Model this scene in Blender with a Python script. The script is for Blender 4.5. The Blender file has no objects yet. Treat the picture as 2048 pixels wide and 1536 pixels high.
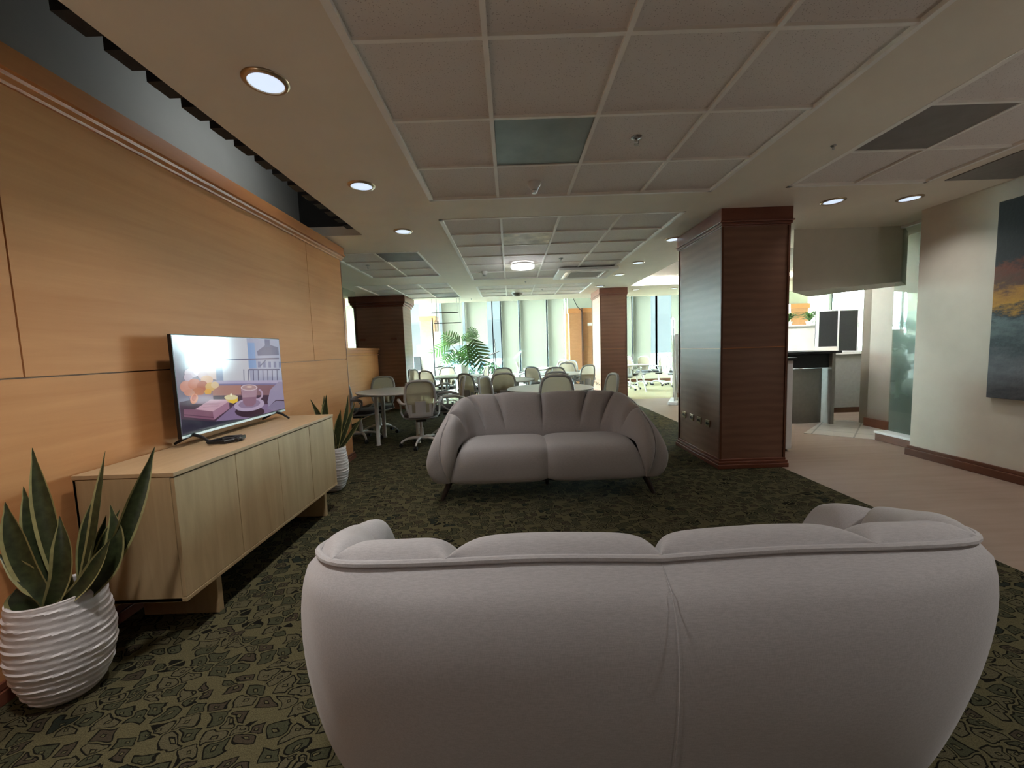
import bpy, bmesh, math, random
import numpy as np
from mathutils import Vector, Matrix
random.seed(7)
PI = math.pi
SC = bpy.context.scene
COL = SC.collection

# ------------------------------------------------------------------ camera
CAMH = 1.327
CEIL = 2.647
cam_d = bpy.data.cameras.new('camera')
cam = bpy.data.objects.new('camera', cam_d)
COL.objects.link(cam)
SC.camera = cam
cam_d.sensor_width = 36.0
cam_d.lens = 36.0 * 800.0 / 2048.0
cam_d.clip_start = 0.02
_r = Vector((0.9994079, -0.00442, -0.0341206))
_d = Vector((-0.0343752, -0.0865862, -0.9956511))
_f = Vector((0.0014464, 0.9962346, -0.0866868))
cm = Matrix((( _r.x, -_d.x, -_f.x, 0.0), (_r.y, -_d.y, -_f.y, 0.0), (_r.z, -_d.z, -_f.z, CAMH), (0, 0, 0, 1)))
cam.matrix_world = cm

# ------------------------------------------------------------------ world and exposure
SKY = 1.15     # sky ahead, over the street
SUNNY = 460.0   # extra glow of the bright half of the sky, to the left
GLOW = 75.0   # second bright patch of sky, ahead to the right
w = bpy.data.worlds.new('sky')
SC.world = w
w.use_nodes = True
_n, _l = w.node_tree.nodes, w.node_tree.links
_bg = _n['Background']
_tc = _n.new('ShaderNodeTexCoord'); _vm = _n.new('ShaderNodeVectorMath'); _vm.operation = 'DOT_PRODUCT'
_vm.inputs[1].default_value = Vector((-.94, -.12, .30)).normalized()
_l.new(_tc.outputs['Generated'], _vm.inputs[0])
_mr = _n.new('ShaderNodeMapRange'); _mr.interpolation_type = 'SMOOTHSTEP'
_mr.inputs['From Min'].default_value = .25; _mr.inputs['From Max'].default_value = .95; _mr.inputs['To Min'].default_value = SKY; _mr.inputs['To Max'].default_value = SKY + SUNNY
_l.new(_vm.outputs['Value'], _mr.inputs['Value'])
_vm2 = _n.new('ShaderNodeVectorMath'); _vm2.operation = 'DOT_PRODUCT'; _vm2.inputs[1].default_value = Vector((.70, .70, .16)).normalized()
_l.new(_tc.outputs['Generated'], _vm2.inputs[0])
_mr2 = _n.new('ShaderNodeMapRange'); _mr2.interpolation_type = 'SMOOTHSTEP'
_mr2.inputs['From Min'].default_value = .945; _mr2.inputs['From Max'].default_value = .995; _mr2.inputs['To Max'].default_value = GLOW
_l.new(_vm2.outputs['Value'], _mr2.inputs['Value'])
_ad = _n.new('ShaderNodeMath'); _l.new(_mr.outputs[0], _ad.inputs[0]); _l.new(_mr2.outputs[0], _ad.inputs[1]); _l.new(_ad.outputs[0], _bg.inputs[1])
_bg.inputs[0].default_value = (0.93, 0.97, 1.0, 1)
SC.view_settings.view_transform = 'Standard'
SC.view_settings.look = 'None'
SC.view_settings.gamma = 1.0
SC.view_settings.use_curve_mapping = False
SC.view_settings.exposure = 0.0
SC.cycles.max_bounces = 8
SC.cycles.diffuse_bounces = 5
SC.cycles.glossy_bounces = 3
SC.cycles.transmission_bounces = 4
SC.cycles.transparent_max_bounces = 12
SC.cycles.caustics_reflective = False
SC.cycles.caustics_refractive = False
SC.cycles.sample_clamp_indirect = 40.0

# daylight portals in the window openings (they guide the sky light, they emit nothing themselves)
WINY = 14.4
def portal(x0, x1, z0, z1, y, side=False):
    l = bpy.data.lights.new('window_portal', 'AREA')
    l.shape = 'RECTANGLE'; l.size = x1 - x0; l.size_y = z1 - z0
    l.cycles.is_portal = True
    o = bpy.data.objects.new('window_portal', l); COL.objects.link(o)
    o.location = ((x0 + x1) / 2, y, (z0 + z1) / 2); o.rotation_euler = (-PI / 2, 0, 0)
    if side: o.location = (-7.05, (x0 + x1) / 2, (z0 + z1) / 2); o.rotation_euler = (0, -PI / 2, 0); l.size = z1 - z0; l.size_y = x1 - x0
portal(-6.2, 2.0, 0.4, 3.28, WINY + 0.12)
portal(3.4, 13.0, 0.4, 3.28, WINY + 0.12)
portal(9.8, 14.2, 0.4, 3.1, 0, True)  # portal for the added side windows

# ------------------------------------------------------------------ materials
def nt(name):
    m = bpy.data.materials.new(name); m.use_nodes = True
    n = m.node_tree.nodes; l = m.node_tree.links
    return m, n, l, n['Principled BSDF']
def plain(name, c, rough=0.6, metal=0.0, spec=0.5, noise=0.0, scale=40.0, bump=0.0, emis=None, es=0.0):
    m, n, l, b = nt(name)
    b.inputs['Base Color'].default_value = (*c, 1); b.inputs['Roughness'].default_value = rough
    b.inputs['Metallic'].default_value = metal; b.inputs['Specular IOR Level'].default_value = spec
    if emis: 
        b.inputs['Emission Color'].default_value = (*emis, 1); b.inputs['Emission Strength'].default_value = es
    if noise or bump:
        tc = n.new('ShaderNodeTexCoord'); t = n.new('ShaderNodeTexNoise'); t.inputs['Scale'].default_value = scale; t.inputs['Detail'].default_value = 4
        l.new(tc.outputs['Object'], t.inputs['Vector'])
        if noise:
            r = n.new('ShaderNodeValToRGB')
            r.color_ramp.elements[0].position = .3; r.color_ramp.elements[1].position = .7
            r.color_ramp.elements[0].color = (*[x * (1 - noise) for x in c], 1)
            r.color_ramp.elements[1].color = (*[min(1, x * (1 + noise)) for x in c], 1)
            l.new(t.outputs['Fac'], r.inputs['Fac']); l.new(r.outputs['Color'], b.inputs['Base Color'])
        if bump:
            bp = n.new('ShaderNodeBump'); bp.inputs['Strength'].default_value = bump; bp.inputs['Distance'].default_value = .004
            l.new(t.outputs['Fac'], bp.inputs['Height']); l.new(bp.outputs['Normal'], b.inputs['Normal'])
    return m
def wood(name, c0, c1, sc=(14, 1.2, 26), rough=0.35, ripple=0.0, spec=0.4):
    m, n, l, b = nt(name)
    tc = n.new('ShaderNodeTexCoord'); mp = n.new('ShaderNodeMapping'); mp.inputs['Scale'].default_value = sc
    t = n.new('ShaderNodeTexNoise'); t.inputs['Scale'].default_value = 1.0; t.inputs['Detail'].default_value = 6; t.inputs['Roughness'].default_value = .62; t.inputs['Distortion'].default_value = .5
    l.new(tc.outputs['Object'], mp.inputs['Vector']); l.new(mp.outputs['Vector'], t.inputs['Vector'])
    t2 = n.new('ShaderNodeTexNoise'); t2.inputs['Scale'].default_value = 1.1; t2.inputs['Detail'].default_value = 2
    l.new(tc.outputs['Object'], t2.inputs['Vector'])
    mx = n.new('ShaderNodeMath'); mx.operation = 'MULTIPLY_ADD'; mx.inputs[1].default_value = .45
    l.new(t2.outputs['Fac'], mx.inputs[0])
    sc2 = n.new('ShaderNodeMath'); sc2.operation = 'MULTIPLY'; sc2.inputs[1].default_value = .55
    l.new(t.outputs['Fac'], sc2.inputs[0]); l.new(sc2.outputs[0], mx.inputs[2])
    fac = mx.outputs[0]
    if ripple:
        wv = n.new('ShaderNodeTexWave'); wv.bands_direction = 'Z'; wv.inputs['Scale'].default_value = 3.6; wv.inputs['Distortion'].default_value = 2.2; wv.inputs['Detail'].default_value = 2; wv.inputs['Detail Scale'].default_value = .8
        l.new(tc.outputs['Object'], wv.inputs['Vector'])
        a = n.new('ShaderNodeMath'); a.operation = 'MULTIPLY_ADD'; a.inputs[1].default_value = ripple
        l.new(wv.outputs['Fac'], a.inputs[0]); l.new(fac, a.inputs[2])
        a2 = n.new('ShaderNodeMath'); a2.operation = 'SUBTRACT'; a2.inputs[1].default_value = ripple / 2
        l.new(a.outputs[0], a2.inputs[0]); fac = a2.outputs[0]
    r = n.new('ShaderNodeValToRGB'); r.color_ramp.elements[0].position = .32; r.color_ramp.elements[1].position = .68
    r.color_ramp.elements[0].color = (*c0, 1); r.color_ramp.elements[1].color = (*c1, 1)
    l.new(fac, r.inputs['Fac']); l.new(r.outputs['Color'], b.inputs['Base Color'])
    b.inputs['Roughness'].default_value = rough; b.inputs['Specular IOR Level'].default_value = spec
    return m

M = {}
M['panel'] = wood('panel_maple', (.47, .205, .078), (.60, .295, .125), (9, .9, 16), .5, spec=.14)
M['moulding'] = wood('moulding_maple', (.46, .17, .060), (.56, .23, .085), (9, 1, 16), .33)
M['pier'] = wood('pier_cherry', (.34, .15, .065), (.44, .21, .10), (9, 9, 16), .38)
M['seam'] = plain('panel_seam', (.30, .17, .09), .6, noise=.15)
M['pillar'] = wood('pillar_veneer', (.19, .095, .062), (.265, .14, .095), (2.2, 2.2, 22), .36, ripple=.16, spec=.45)
M['pillar_trim'] = wood('pillar_moulding', (.15, .048, .030), (.21, .075, .045), (5, 5, 20), .32)
M['oak'] = wood('pale_oak', (.36, .255, .135), (.56, .41, .235), (16, 12, 1.1), .5)
M['oak_top'] = wood('pale_oak_top', (.40, .27, .15), (.52, .37, .215), (20, 1.6, 16), .5)
M['base'] = wood('dark_red_skirting', (.10, .036, .018), (.15, .056, .028), (6, 6, 20), .4)
M['plaster'] = plain('beige_plaster', (.68, .645, .56), .8, noise=.03, scale=6)
M['ceil'] = plain('ceiling_plaster', (.80, .74, .63), .75, noise=.03, scale=3)
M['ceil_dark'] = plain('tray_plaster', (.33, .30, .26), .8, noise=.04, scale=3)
M['taupe'] = plain('taupe_wall', (.24, .215, .17), .8, noise=.03, scale=5)
M['white_wall'] = plain('cream_wall', (.68, .65, .57), .75, noise=.02, scale=5)
M['greenish'] = plain('sage_plaster', (.48, .50, .42), .8, noise=.03, scale=5)
M['tbar'] = plain('white_tbar', (.90, .88, .83), .5, noise=.03, scale=9)
M['white'] = plain('white_plastic', (.72, .72, .71), .4, noise=.02, scale=12)
M['white_metal'] = plain('white_metal', (.74, .74, .74), .35, noise=.02, scale=12)
M['chair'] = plain('grey_white_plastic', (.50, .50, .51), .45, noise=.03, scale=12)
M['black'] = plain('black_plastic', (.012, .012, .014), .35, noise=.2, scale=30)
M['black_matte'] = plain('black_matte', (.018, .018, .02), .7, noise=.2, scale=30)
M['steel'] = plain('brushed_steel', (.55, .55, .55), .3, 1.0, noise=.1, scale=60)
M['brass'] = plain('pale_bronze', (.50, .38, .25), .3, 1.0, noise=.1, scale=60)
M['grey'] = plain('grey_laminate', (.23, .22, .205), .6, noise=.06, scale=20)
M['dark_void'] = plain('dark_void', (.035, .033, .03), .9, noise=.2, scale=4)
M['grey_wall'] = plain('cove_grey', (.42, .43, .40), .8, noise=.03, scale=4)

# mineral tile
m, n, l, b = nt('mineral_tile')
tc = n.new('ShaderNodeTexCoord'); v = n.new('ShaderNodeTexVoronoi'); v.inputs['Scale'].default_value = 90
l.new(tc.outputs['Object'], v.inputs['Vector'])
r = n.new('ShaderNodeValToRGB'); r.color_ramp.elements[0].position = .10; r.color_ramp.elements[1].position = .26
r.color_ramp.elements[0].color = (.40, .36, .33, 1); r.color_ramp.elements[1].color = (.74, .70, .665, 1)
l.new(v.outputs['Distance'], r.inputs['Fac']); l.new(r.outputs['Color'], b.inputs['Base Color']); b.inputs['Roughness'].default_value = .9
M['tile'] = m
M['dark_tile'] = plain('dark_return_panel', (.20, .185, .175), .7, noise=.08, scale=8)
M['steel_tile'] = plain('grey_metal_panel', (.20, .22, .21), .45, .3, noise=.15, scale=5)
M['stain_tile'] = plain('mottled_panel', (.74, .71, .60), .7, noise=.35, scale=7)

# carpet
m, n, l, b = nt('diamond_carpet')
tc = n.new('ShaderNodeTexCoord'); mp = n.new('ShaderNodeMapping'); mp.inputs['Rotation'].default_value = (0, 0, .55); mp.inputs['Scale'].default_value = (12.5, 16.5, 1)
l.new(tc.outputs['Object'], mp.inputs['Vector'])
w0 = n.new('ShaderNodeTexNoise'); w0.inputs['Scale'].default_value = .7; w0.inputs['Detail'].default_value = 1; l.new(mp.outputs['Vector'], w0.inputs['Vector'])
w1 = n.new('ShaderNodeVectorMath'); w1.operation = 'MULTIPLY_ADD'; w1.inputs[1].default_value = (1.1, 1.1, 0); l.new(w0.outputs['Color'], w1.inputs[0]); l.new(mp.outputs['Vector'], w1.inputs[2])
warp = w1.outputs[0]
def vor(feat):
    t = n.new('ShaderNodeTexVoronoi'); t.voronoi_dimensions = '2D'; t.distance = 'MANHATTAN'; t.feature = feat
    t.inputs['Scale'].default_value = 1.0; t.inputs['Randomness'].default_value = .95
    l.new(warp, t.inputs['Vector']); return t
f1 = vor('F1'); f2 = vor('F2')
sub = n.new('ShaderNodeMath'); sub.operation = 'SUBTRACT'; l.new(f2.outputs['Distance'], sub.inputs[0]); l.new(f1.outputs['Distance'], sub.inputs[1])
def ramp(fac, stops, interp='LINEAR'):
    r = n.new('ShaderNodeValToRGB'); r.color_ramp.interpolation = interp
    e = r.color_ramp.elements
    while len(e) < len(stops): e.new(.5)
    for i, (p, c) in enumerate(stops): e[i].position = p; e[i].color = (*c, 1) if len(c) == 3 else c
    l.new(fac, r.inputs['Fac']); return r.outputs['Color']
G = (.088, .078, .040); D = (.007, .0065, .0045)
cell = ramp(f1.outputs['Color'], [(0, (.047, .037, .024)), (.30, (.046, .047, .026)), (.58, (.080, .071, .040)), (.84, (.018, .022, .016))], 'CONSTANT')
# rings in from the cell edge: ground, dark line, fill, dark centre ring, light centre
edge = ramp(sub.outputs[0], [(0, (1, 1, 1)), (.10, (0, 0, 0)), (.26, (.5, .5, .5))], 'CONSTANT')
ctr = ramp(f1.outputs['Distance'], [(0, (0, 0, 0)), (.07, (1, 1, 1)), (.15, (.5, .5, .5))], 'CONSTANT')
def mixc(f, a, bb):
    x = n.new('ShaderNodeMix'); x.data_type = 'RGBA'
    l.new(f, x.inputs[0])
    for s, i in ((a, 6), (bb, 7)):
        if isinstance(s, tuple): x.inputs[i].default_value = (*s, 1)
        else: l.new(s, x.inputs[i])
    return x.outputs[2]
def gt(src, val):
    x = n.new('ShaderNodeMath'); x.operation = 'GREATER_THAN'; x.inputs[1].default_value = val; l.new(src, x.inputs[0]); return x.outputs[0]
sp = n.new('ShaderNodeSeparateColor'); l.new(f1.outputs['Color'], sp.inputs[0])
sz = n.new('ShaderNodeMath'); sz.operation = 'MULTIPLY_ADD'; sz.inputs[1].default_value = .5; sz.inputs[2].default_value = .86; l.new(sp.outputs['Green'], sz.inputs[0])
dm = n.new('ShaderNodeMath'); dm.operation = 'MULTIPLY_ADD'; dm.inputs[1].default_value = -1.5; l.new(f1.outputs['Distance'], dm.inputs[0]); l.new(sz.outputs[0], dm.inputs[2])
ed = n.new('ShaderNodeMath'); ed.operation = 'MINIMUM'; l.new(dm.outputs[0], ed.inputs[0]); l.new(sub.outputs[0], ed.inputs[1])
c0 = mixc(gt(f1.outputs['Distance'], .10), G, D)              # light heart with a dark ring round it
c1 = mixc(gt(f1.outputs['Distance'], .17), c0, cell)          # then the fill of the diamond
c2 = mixc(gt(ed.outputs[0], .27), D, c1)                     # dark outline outside the fill
c3 = mixc(gt(ed.outputs[0], .12), G, c2)                     # olive ground between the diamonds
nz = n.new('ShaderNodeTexNoise'); nz.inputs['Scale'].default_value = 240; nz.inputs['Detail'].default_value = 2
l.new(tc.outputs['Object'], nz.inputs['Vector'])
nzr = ramp(nz.outputs['Fac'], [(.25, (.55, .55, .55)), (.75, (1.35, 1.35, 1.35))])
mul = n.new('ShaderNodeMix'); mul.data_type = 'RGBA'; mul.blend_type = 'MULTIPLY'; mul.inputs[0].default_value = 1
l.new(c3, mul.inputs[6]); l.new(nzr, mul.inputs[7]); l.new(mul.outputs[2], b.inputs['Base Color'])
b.inputs['Roughness'].default_value = 1.0; b.inputs['Specular IOR Level'].default_value = .1
bp = n.new('ShaderNodeBump'); bp.inputs['Strength'].default_value = .5; bp.inputs['Distance'].default_value = .004
l.new(nz.outputs['Fac'], bp.inputs['Height']); l.new(bp.outputs['Normal'], b.inputs['Normal'])
M['carpet'] = m

M['carpet_sunlit'] = plain('carpet_painted_sunlight', (.46, .41, .27), 1.0, noise=.22, scale=60, spec=.1)  # same carpet with the sunlight painted in as a paler tone
M['vinyl'] = wood('vinyl_plank', (.25, .175, .135), (.34, .25, .20), (1.0, 14, 1), .5, spec=.35)
m, n, l, b = nt('kitchen_tile')
tc = n.new('ShaderNodeTexCoord'); mp = n.new('ShaderNodeMapping'); mp.inputs['Rotation'].default_value = (0, 0, .78)
br = n.new('ShaderNodeTexBrick'); br.offset = 0; br.inputs['Scale'].default_value = 1.0
br.inputs['Color1'].default_value = (.46, .42, .37, 1); br.inputs['Color2'].default_value = (.42, .39, .34, 1); br.inputs['Mortar'].default_value = (.22, .20, .17, 1)
br.inputs['Mortar Size'].default_value = .01; br.inputs['Brick Width'].default_value = .45; br.inputs['Row Height'].default_value = .45
l.new(tc.outputs['Object'], mp.inputs['Vector']); l.new(mp.outputs['Vector'], br.inputs['Vector']); l.new(br.outputs['Color'], b.inputs['Base Color']); b.inputs['Roughness'].default_value = .4
M['ktile'] = m

# sofa cloth: fine slub weave
def cloth(name, c, k=1.0):
    m, n, l, b = nt(name)
    tc = n.new('ShaderNodeTexCoord'); mp = n.new('ShaderNodeMapping'); mp.inputs['Scale'].default_value = (900, 900, 90)
    t = n.new('ShaderNodeTexNoise'); t.inputs['Scale'].default_value = 1; t.inputs['Detail'].default_value = 3
    l.new(tc.outputs['Object'], mp.inputs['Vector']); l.new(mp.outputs['Vector'], t.inputs['Vector'])
    mp2 = n.new('ShaderNodeMapping'); mp2.inputs['Scale'].default_value = (60, 420, 420)
    t2 = n.new('ShaderNodeTexNoise'); t2.inputs['Scale'].default_value = 1; t2.inputs['Detail'].default_value = 3
    l.new(tc.outputs['Object'], mp2.inputs['Vector']); l.new(mp2.outputs['Vector'], t2.inputs['Vector'])
    ad = n.new('ShaderNodeMath'); ad.operation = 'ADD'; l.new(t.outputs['Fac'], ad.inputs[0]); l.new(t2.outputs['Fac'], ad.inputs[1])
    r = n.new('ShaderNodeValToRGB'); r.color_ramp.elements[0].position = .70; r.color_ramp.elements[1].position = 1.25 if False else 1.0
    hv = n.new('ShaderNodeMath'); hv.operation = 'MULTIPLY'; hv.inputs[1].default_value = .85; l.new(ad.outputs[0], hv.inputs[0])
    r.color_ramp.elements[0].color = (*[x * .90 for x in c], 1); r.color_ramp.elements[1].color = (*[min(1, x * 1.06) for x in c], 1)
    l.new(hv.outputs[0], r.inputs['Fac']); l.new(r.outputs['Color'], b.inputs['Base Color'])
    bp = n.new('ShaderNodeBump'); bp.inputs['Strength'].default_value = .15; bp.inputs['Distance'].default_value = .001
    l.new(ad.outputs[0], bp.inputs['Height']); l.new(bp.outputs['Normal'], b.inputs['Normal'])
    b.inputs['Roughness'].default_value = .95; b.inputs['Specular IOR Level'].default_value = .15; b.inputs['Sheen Weight'].default_value = .2
    return m
M['cloth'] = cloth('linen_cloth', (.47, .455, .465))
M['seat_cloth'] = cloth('dark_seat_cloth', (.075, .07, .075))
M['walnut'] = wood('dark_walnut', (.015, .010, .009), (.035, .022, .018), (20, 20, 3), .4)

# blind: woven screen that lets light through
def blind_mat(name, c, tr, dif=.45, face=1.0):
    m, n, l, b = nt(name); n.remove(b); out = n['Material Output']
    t = n.new('ShaderNodeBsdfTranslucent'); d = n.new('ShaderNodeBsdfDiffuse'); p = n.new('ShaderNodeBsdfTransparent')
    tc = n.new('ShaderNodeTexCoord'); nz = n.new('ShaderNodeTexNoise'); nz.inputs['Scale'].default_value = 3.0; l.new(tc.outputs['Object'], nz.inputs['Vector'])
    r = n.new('ShaderNodeValToRGB'); r.color_ramp.elements[0].color = (*[x * .93 for x in c], 1); r.color_ramp.elements[1].color = (*c, 1)
    l.new(nz.outputs['Fac'], r.inputs['Fac'])
    l.new(r.outputs['Color'], t.inputs['Color']); d.inputs['Color'].default_value = (*[x * face for x in c], 1); l.new(r.outputs['Color'], p.inputs['Color'])
    a = n.new('ShaderNodeMixShader'); a.inputs[0].default_value = dif; l.new(t.outputs[0], a.inputs[1]); l.new(d.outputs[0], a.inputs[2])
    x = n.new('ShaderNodeMixShader'); x.inputs[0].default_value = tr; l.new(a.outputs[0], x.inputs[1]); l.new(p.outputs[0], x.inputs[2])
    l.new(x.outputs[0], out.inputs['Surface'])
    return m
M['blind'] = blind_mat('screen_blind', (.98, .91, .68), .05, .962, .08)
M['chair_mesh'] = blind_mat('chair_mesh', (.48, .40, .30), .22)
def glass_mat(name, c, refl=.06, rough=.02, milky=0.0):
    m, n, l, b = nt(name); n.remove(b); out = n['Material Output']
    p = n.new('ShaderNodeBsdfTransparent'); p.inputs['Color'].default_value = (*c, 1)
    g = n.new('ShaderNodeBsdfGlossy'); g.inputs['Roughness'].default_value = rough
    x = n.new('ShaderNodeMixShader'); x.inputs[0].default_value = refl
    last = p.outputs[0]
    if milky:
        t = n.new('ShaderNodeBsdfTranslucent'); t.inputs['Color'].default_value = (.30, .31, .29, 1)
        d = n.new('ShaderNodeBsdfDiffuse'); d.inputs['Color'].default_value = (.26, .27, .25, 1)
        y0 = n.new('ShaderNodeMixShader'); y0.inputs[0].default_value = .5; l.new(t.outputs[0], y0.inputs[1]); l.new(d.outputs[0], y0.inputs[2])
        y = n.new('ShaderNodeMixShader'); y.inputs[0].default_value = milky; l.new(p.outputs[0], y.inputs[1]); l.new(y0.outputs[0], y.inputs[2]); last = y.outputs[0]
    l.new(last, x.inputs[1]); l.new(g.outputs[0], x.inputs[2]); l.new(x.outputs[0], out.inputs['Surface'])
    return m
M['glass'] = glass_mat('window_glass', (.80, .93, .93))
M['pglass'] = glass_mat('partition_glass', (.82, .86, .83), .05)
M['frost'] = glass_mat('frosted_film', (.72, .75, .72), .04, .2, .8)
M['alu'] = plain('pale_aluminium', (.55, .56, .53), .45, .4, noise=.05, scale=20)
M['lamp'] = plain('lamp_diffuser', (.8, .85, .9), .5, emis=(.66, .80, 1.0), es=.95)
M['lamp2'] = plain('round_lamp_diffuser', (.9, .9, .9), .5, emis=(.97, .98, 1.0), es=1.6)
M['leaf'] = plain('dark_leaf', (.038, .052, .020), .45, noise=.45, scale=38)
M['leaf_edge'] = plain('pale_leaf_edge', (.36, .34, .15), .45, noise=.2, scale=30)
M['leaf3'] = plain('hedge_leaf_shaded', (.012, .032, .005), .6, noise=.4, scale=14)  # hedge green darkened, shade painted into the colour
M['leaf2'] = plain('bright_leaf', (.038, .10, .016), .4, noise=.4, scale=14)
M['stem'] = plain('green_stem', (.06, .11, .035), .5, noise=.2, scale=20)
M['pot'] = plain('white_ribbed_ceramic', (.66, .63, .64), .5, noise=.06, scale=30, bump=.2)
M['soil'] = plain('potting_soil', (.03, .022, .016), 1.0, noise=.5, scale=80, bump=.8)

# ------------------------------------------------------------------ mesh helpers
class MB:
    def __init__(s): s.v = []; s.f = []; s.m = []; s.mi = 0
    def add(s, vs, fs):
        o = len(s.v); s.v += [tuple(map(float, p)) for p in vs]
        for f in fs: s.f.append([o + i for i in f]); s.m.append(s.mi)
    def box(s, x0, x1, y0, y1, z0, z1, rz=0.0, at=None):
        P = [(x, y, z) for z in (z0, z1) for y in (y0, y1) for x in (x0, x1)]
        if rz or at:
            c, sn = math.cos(rz), math.sin(rz); at = at or (0, 0, 0)
            P = [(at[0] + c * x - sn * y, at[1] + sn * x + c * y, at[2] + z) for x, y, z in P]
        s.add(P, [(0, 2, 3, 1), (4, 5, 7, 6), (0, 1, 5, 4), (2, 6, 7, 3), (0, 4, 6, 2), (1, 3, 7, 5)])
        return s
    def grid(s, rows, cu=False, cv=False, flip=False):
        nr, nc = len(rows), len(rows[0]); vs = [p for r in rows for p in r]; fs = []
        for i in range(nr if cu else nr - 1):
            for j in range(nc if cv else nc - 1):
                a, b2 = i * nc + j, i * nc + (j + 1) % nc
                d, c = ((i + 1) % nr) * nc + j, ((i + 1) % nr) * nc + (j + 1) % nc
                fs.append((a, d, c, b2) if flip else (a, b2, c, d))
        s.add(vs, fs); return s
    def lathe(s, prof, seg=32, at=(0, 0, 0), cap=True):
        rows = [[(at[0] + r * math.cos(2 * PI * k / seg), at[1] + r * math.sin(2 * PI * k / seg), at[2] + z) for k in range(seg)] for r, z in prof]
        s.grid(rows, cv=True)
        if cap:
            for row, rev in ((rows[0], True), (rows[-1], False)):
                f = list(range(seg)); s.add(row, [f[::-1] if rev else f])
        return s
    def tube(s, path, r, seg=8, cap=True, flat=1.0, up=None):
        path = [Vector(p) for p in path]; rows = []; prev = None
        for i, p in enumerate(path):
            t = (path[min(i + 1, len(path) - 1)] - path[max(i - 1, 0)]).normalized()
            if up is not None: a = Vector(up).cross(t)
            elif prev is None: a = t.orthogonal()
            else: a = prev - t * prev.dot(t)
            if a.length < 1e-6: a = t.orthogonal()
            a.normalize(); prev = a; b2 = t.cross(a)
            rr = r[i] if isinstance(r, (list, tuple)) else r
            rows.append([tuple(p + a * (rr * math.cos(2 * PI * k / seg)) + b2 * (rr * flat * math.sin(2 * PI * k / seg))) for k in range(seg)])
        s.grid(rows, cv=True)
        if cap:
            f = list(range(seg)); s.add(rows[0], [f[::-1]]); s.add(rows[-1], [f])
        return s
    def prism(s, poly, z0, z1):
        k = len(poly); s.add([(x, y, z0) for x, y in poly] + [(x, y, z1) for x, y in poly],
              [list(range(k))[::-1], [k + i for i in range(k)]] + [[i, (i + 1) % k, k + (i + 1) % k, k + i] for i in range(k)]); return s
    def ball(s, c, r, seg=12, rings=8, sc=(1, 1, 1)):
        rows = [[(c[0] + sc[0] * r * math.sin(PI * i / rings) * math.cos(2 * PI * k / seg), c[1] + sc[1] * r * math.sin(PI * i / rings) * math.sin(2 * PI * k / seg), c[2] - sc[2] * r * math.cos(PI * i / rings)) for k in range(seg)] for i in range(rings + 1)]
        s.grid(rows, cv=True); return s
    def build(s, name, mat, parent=None, smooth=False, bevel=0.0, loc=None, sub=0, solid=0.0, rz=0.0):
        me = bpy.data.meshes.new(name); me.from_pydata(s.v, [], s.f)
        mats = mat if isinstance(mat, (list, tuple)) else [mat]
        for mm in mats: me.materials.append(mm)
        if len(mats) > 1: me.polygons.foreach_set('material_index', s.m)
        bm = bmesh.new(); bm.from_mesh(me); bmesh.ops.remove_doubles(bm, verts=bm.verts, dist=1e-5); bmesh.ops.recalc_face_normals(bm, faces=bm.faces); bm.to_mesh(me); bm.free()
        if smooth:
            me.polygons.foreach_set('use_smooth', [True] * len(me.polygons)); me.set_sharp_from_angle(angle=math.radians(42))
        me.update()
        o = bpy.data.objects.new(name, me); COL.objects.link(o)
        if parent: o.parent = parent
        if loc: o.location = loc
        if rz: o.rotation_euler = (0, 0, rz)
        if solid: k = o.modifiers.new('thick', 'SOLIDIFY'); k.thickness = solid; k.offset = 0
        if bevel: k = o.modifiers.new('bevel', 'BEVEL'); k.width = bevel; k.segments = 2; k.limit_method = 'ANGLE'
        if sub: k = o.modifiers.new('sub', 'SUBSURF'); k.levels = sub; k.render_levels = sub
        return o
def box(*a, **k): return MB().box(*a, **k)
def thing(name, label, cat, loc=(0, 0, 0), rz=0.0, group=None):
    o = bpy.data.objects.new(name, None); COL.objects.link(o); o.location = loc; o.rotation_euler = (0, 0, rz); o.empty_display_size = .1
    return tag(o, label, cat, group)
def tag(o, label, cat, group=None):
    o['label'] = label; o['category'] = cat
    if group: o['group'] = group
    return o
def struct(o): o['kind'] = 'structure'; return o
def dup(root, loc, rz=None, label=None, sz=None):
    c = root.copy(); COL.objects.link(c); c.location = loc
    if rz is not None: c.rotation_euler = (0, 0, rz)
    if sz: c.scale = sz
    if label: c['label'] = label
    def rec(a, b2):
        for ch in list(a.children):
            d = ch.copy(); COL.objects.link(d); d.parent = b2; rec(ch, d)
    rec(root, c); return c
def catmull(P, t):
    n = len(P) - 1; t = min(max(t, 0), n); i = min(int(t), n - 1); u = t - i
    g = lambda k: np.array(P[min(max(k, 0), n)], float)
    a, b2, c, d = g(i - 1), g(i), g(i + 1), g(i + 2)
    return .5 * (2 * b2 + (c - a) * u + (2 * a - 5 * b2 + 4 * c - d) * u * u + (3 * b2 - a - 3 * c + d) * u ** 3)

# ------------------------------------------------------------------ floor
struct(box(-7, 2.80, -3, WINY + .2, -.1, 0).build('floor', M['carpet']))
struct(box(2.80, 14, -3, 9.75, -.1, 0).build('floor_vinyl', M['vinyl']))
struct(box(2.80, 14, 9.75, WINY + .2, -.1, 0).build('floor_carpet', M['carpet_sunlit']))
struct(MB().prism([(4.11, 5.56), (4.72, 5.03), (5.4, 5.03), (5.4, 6.35), (5.0, 6.35)], 0, .006).build('floor_tiles', M['ktile']))

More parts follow.
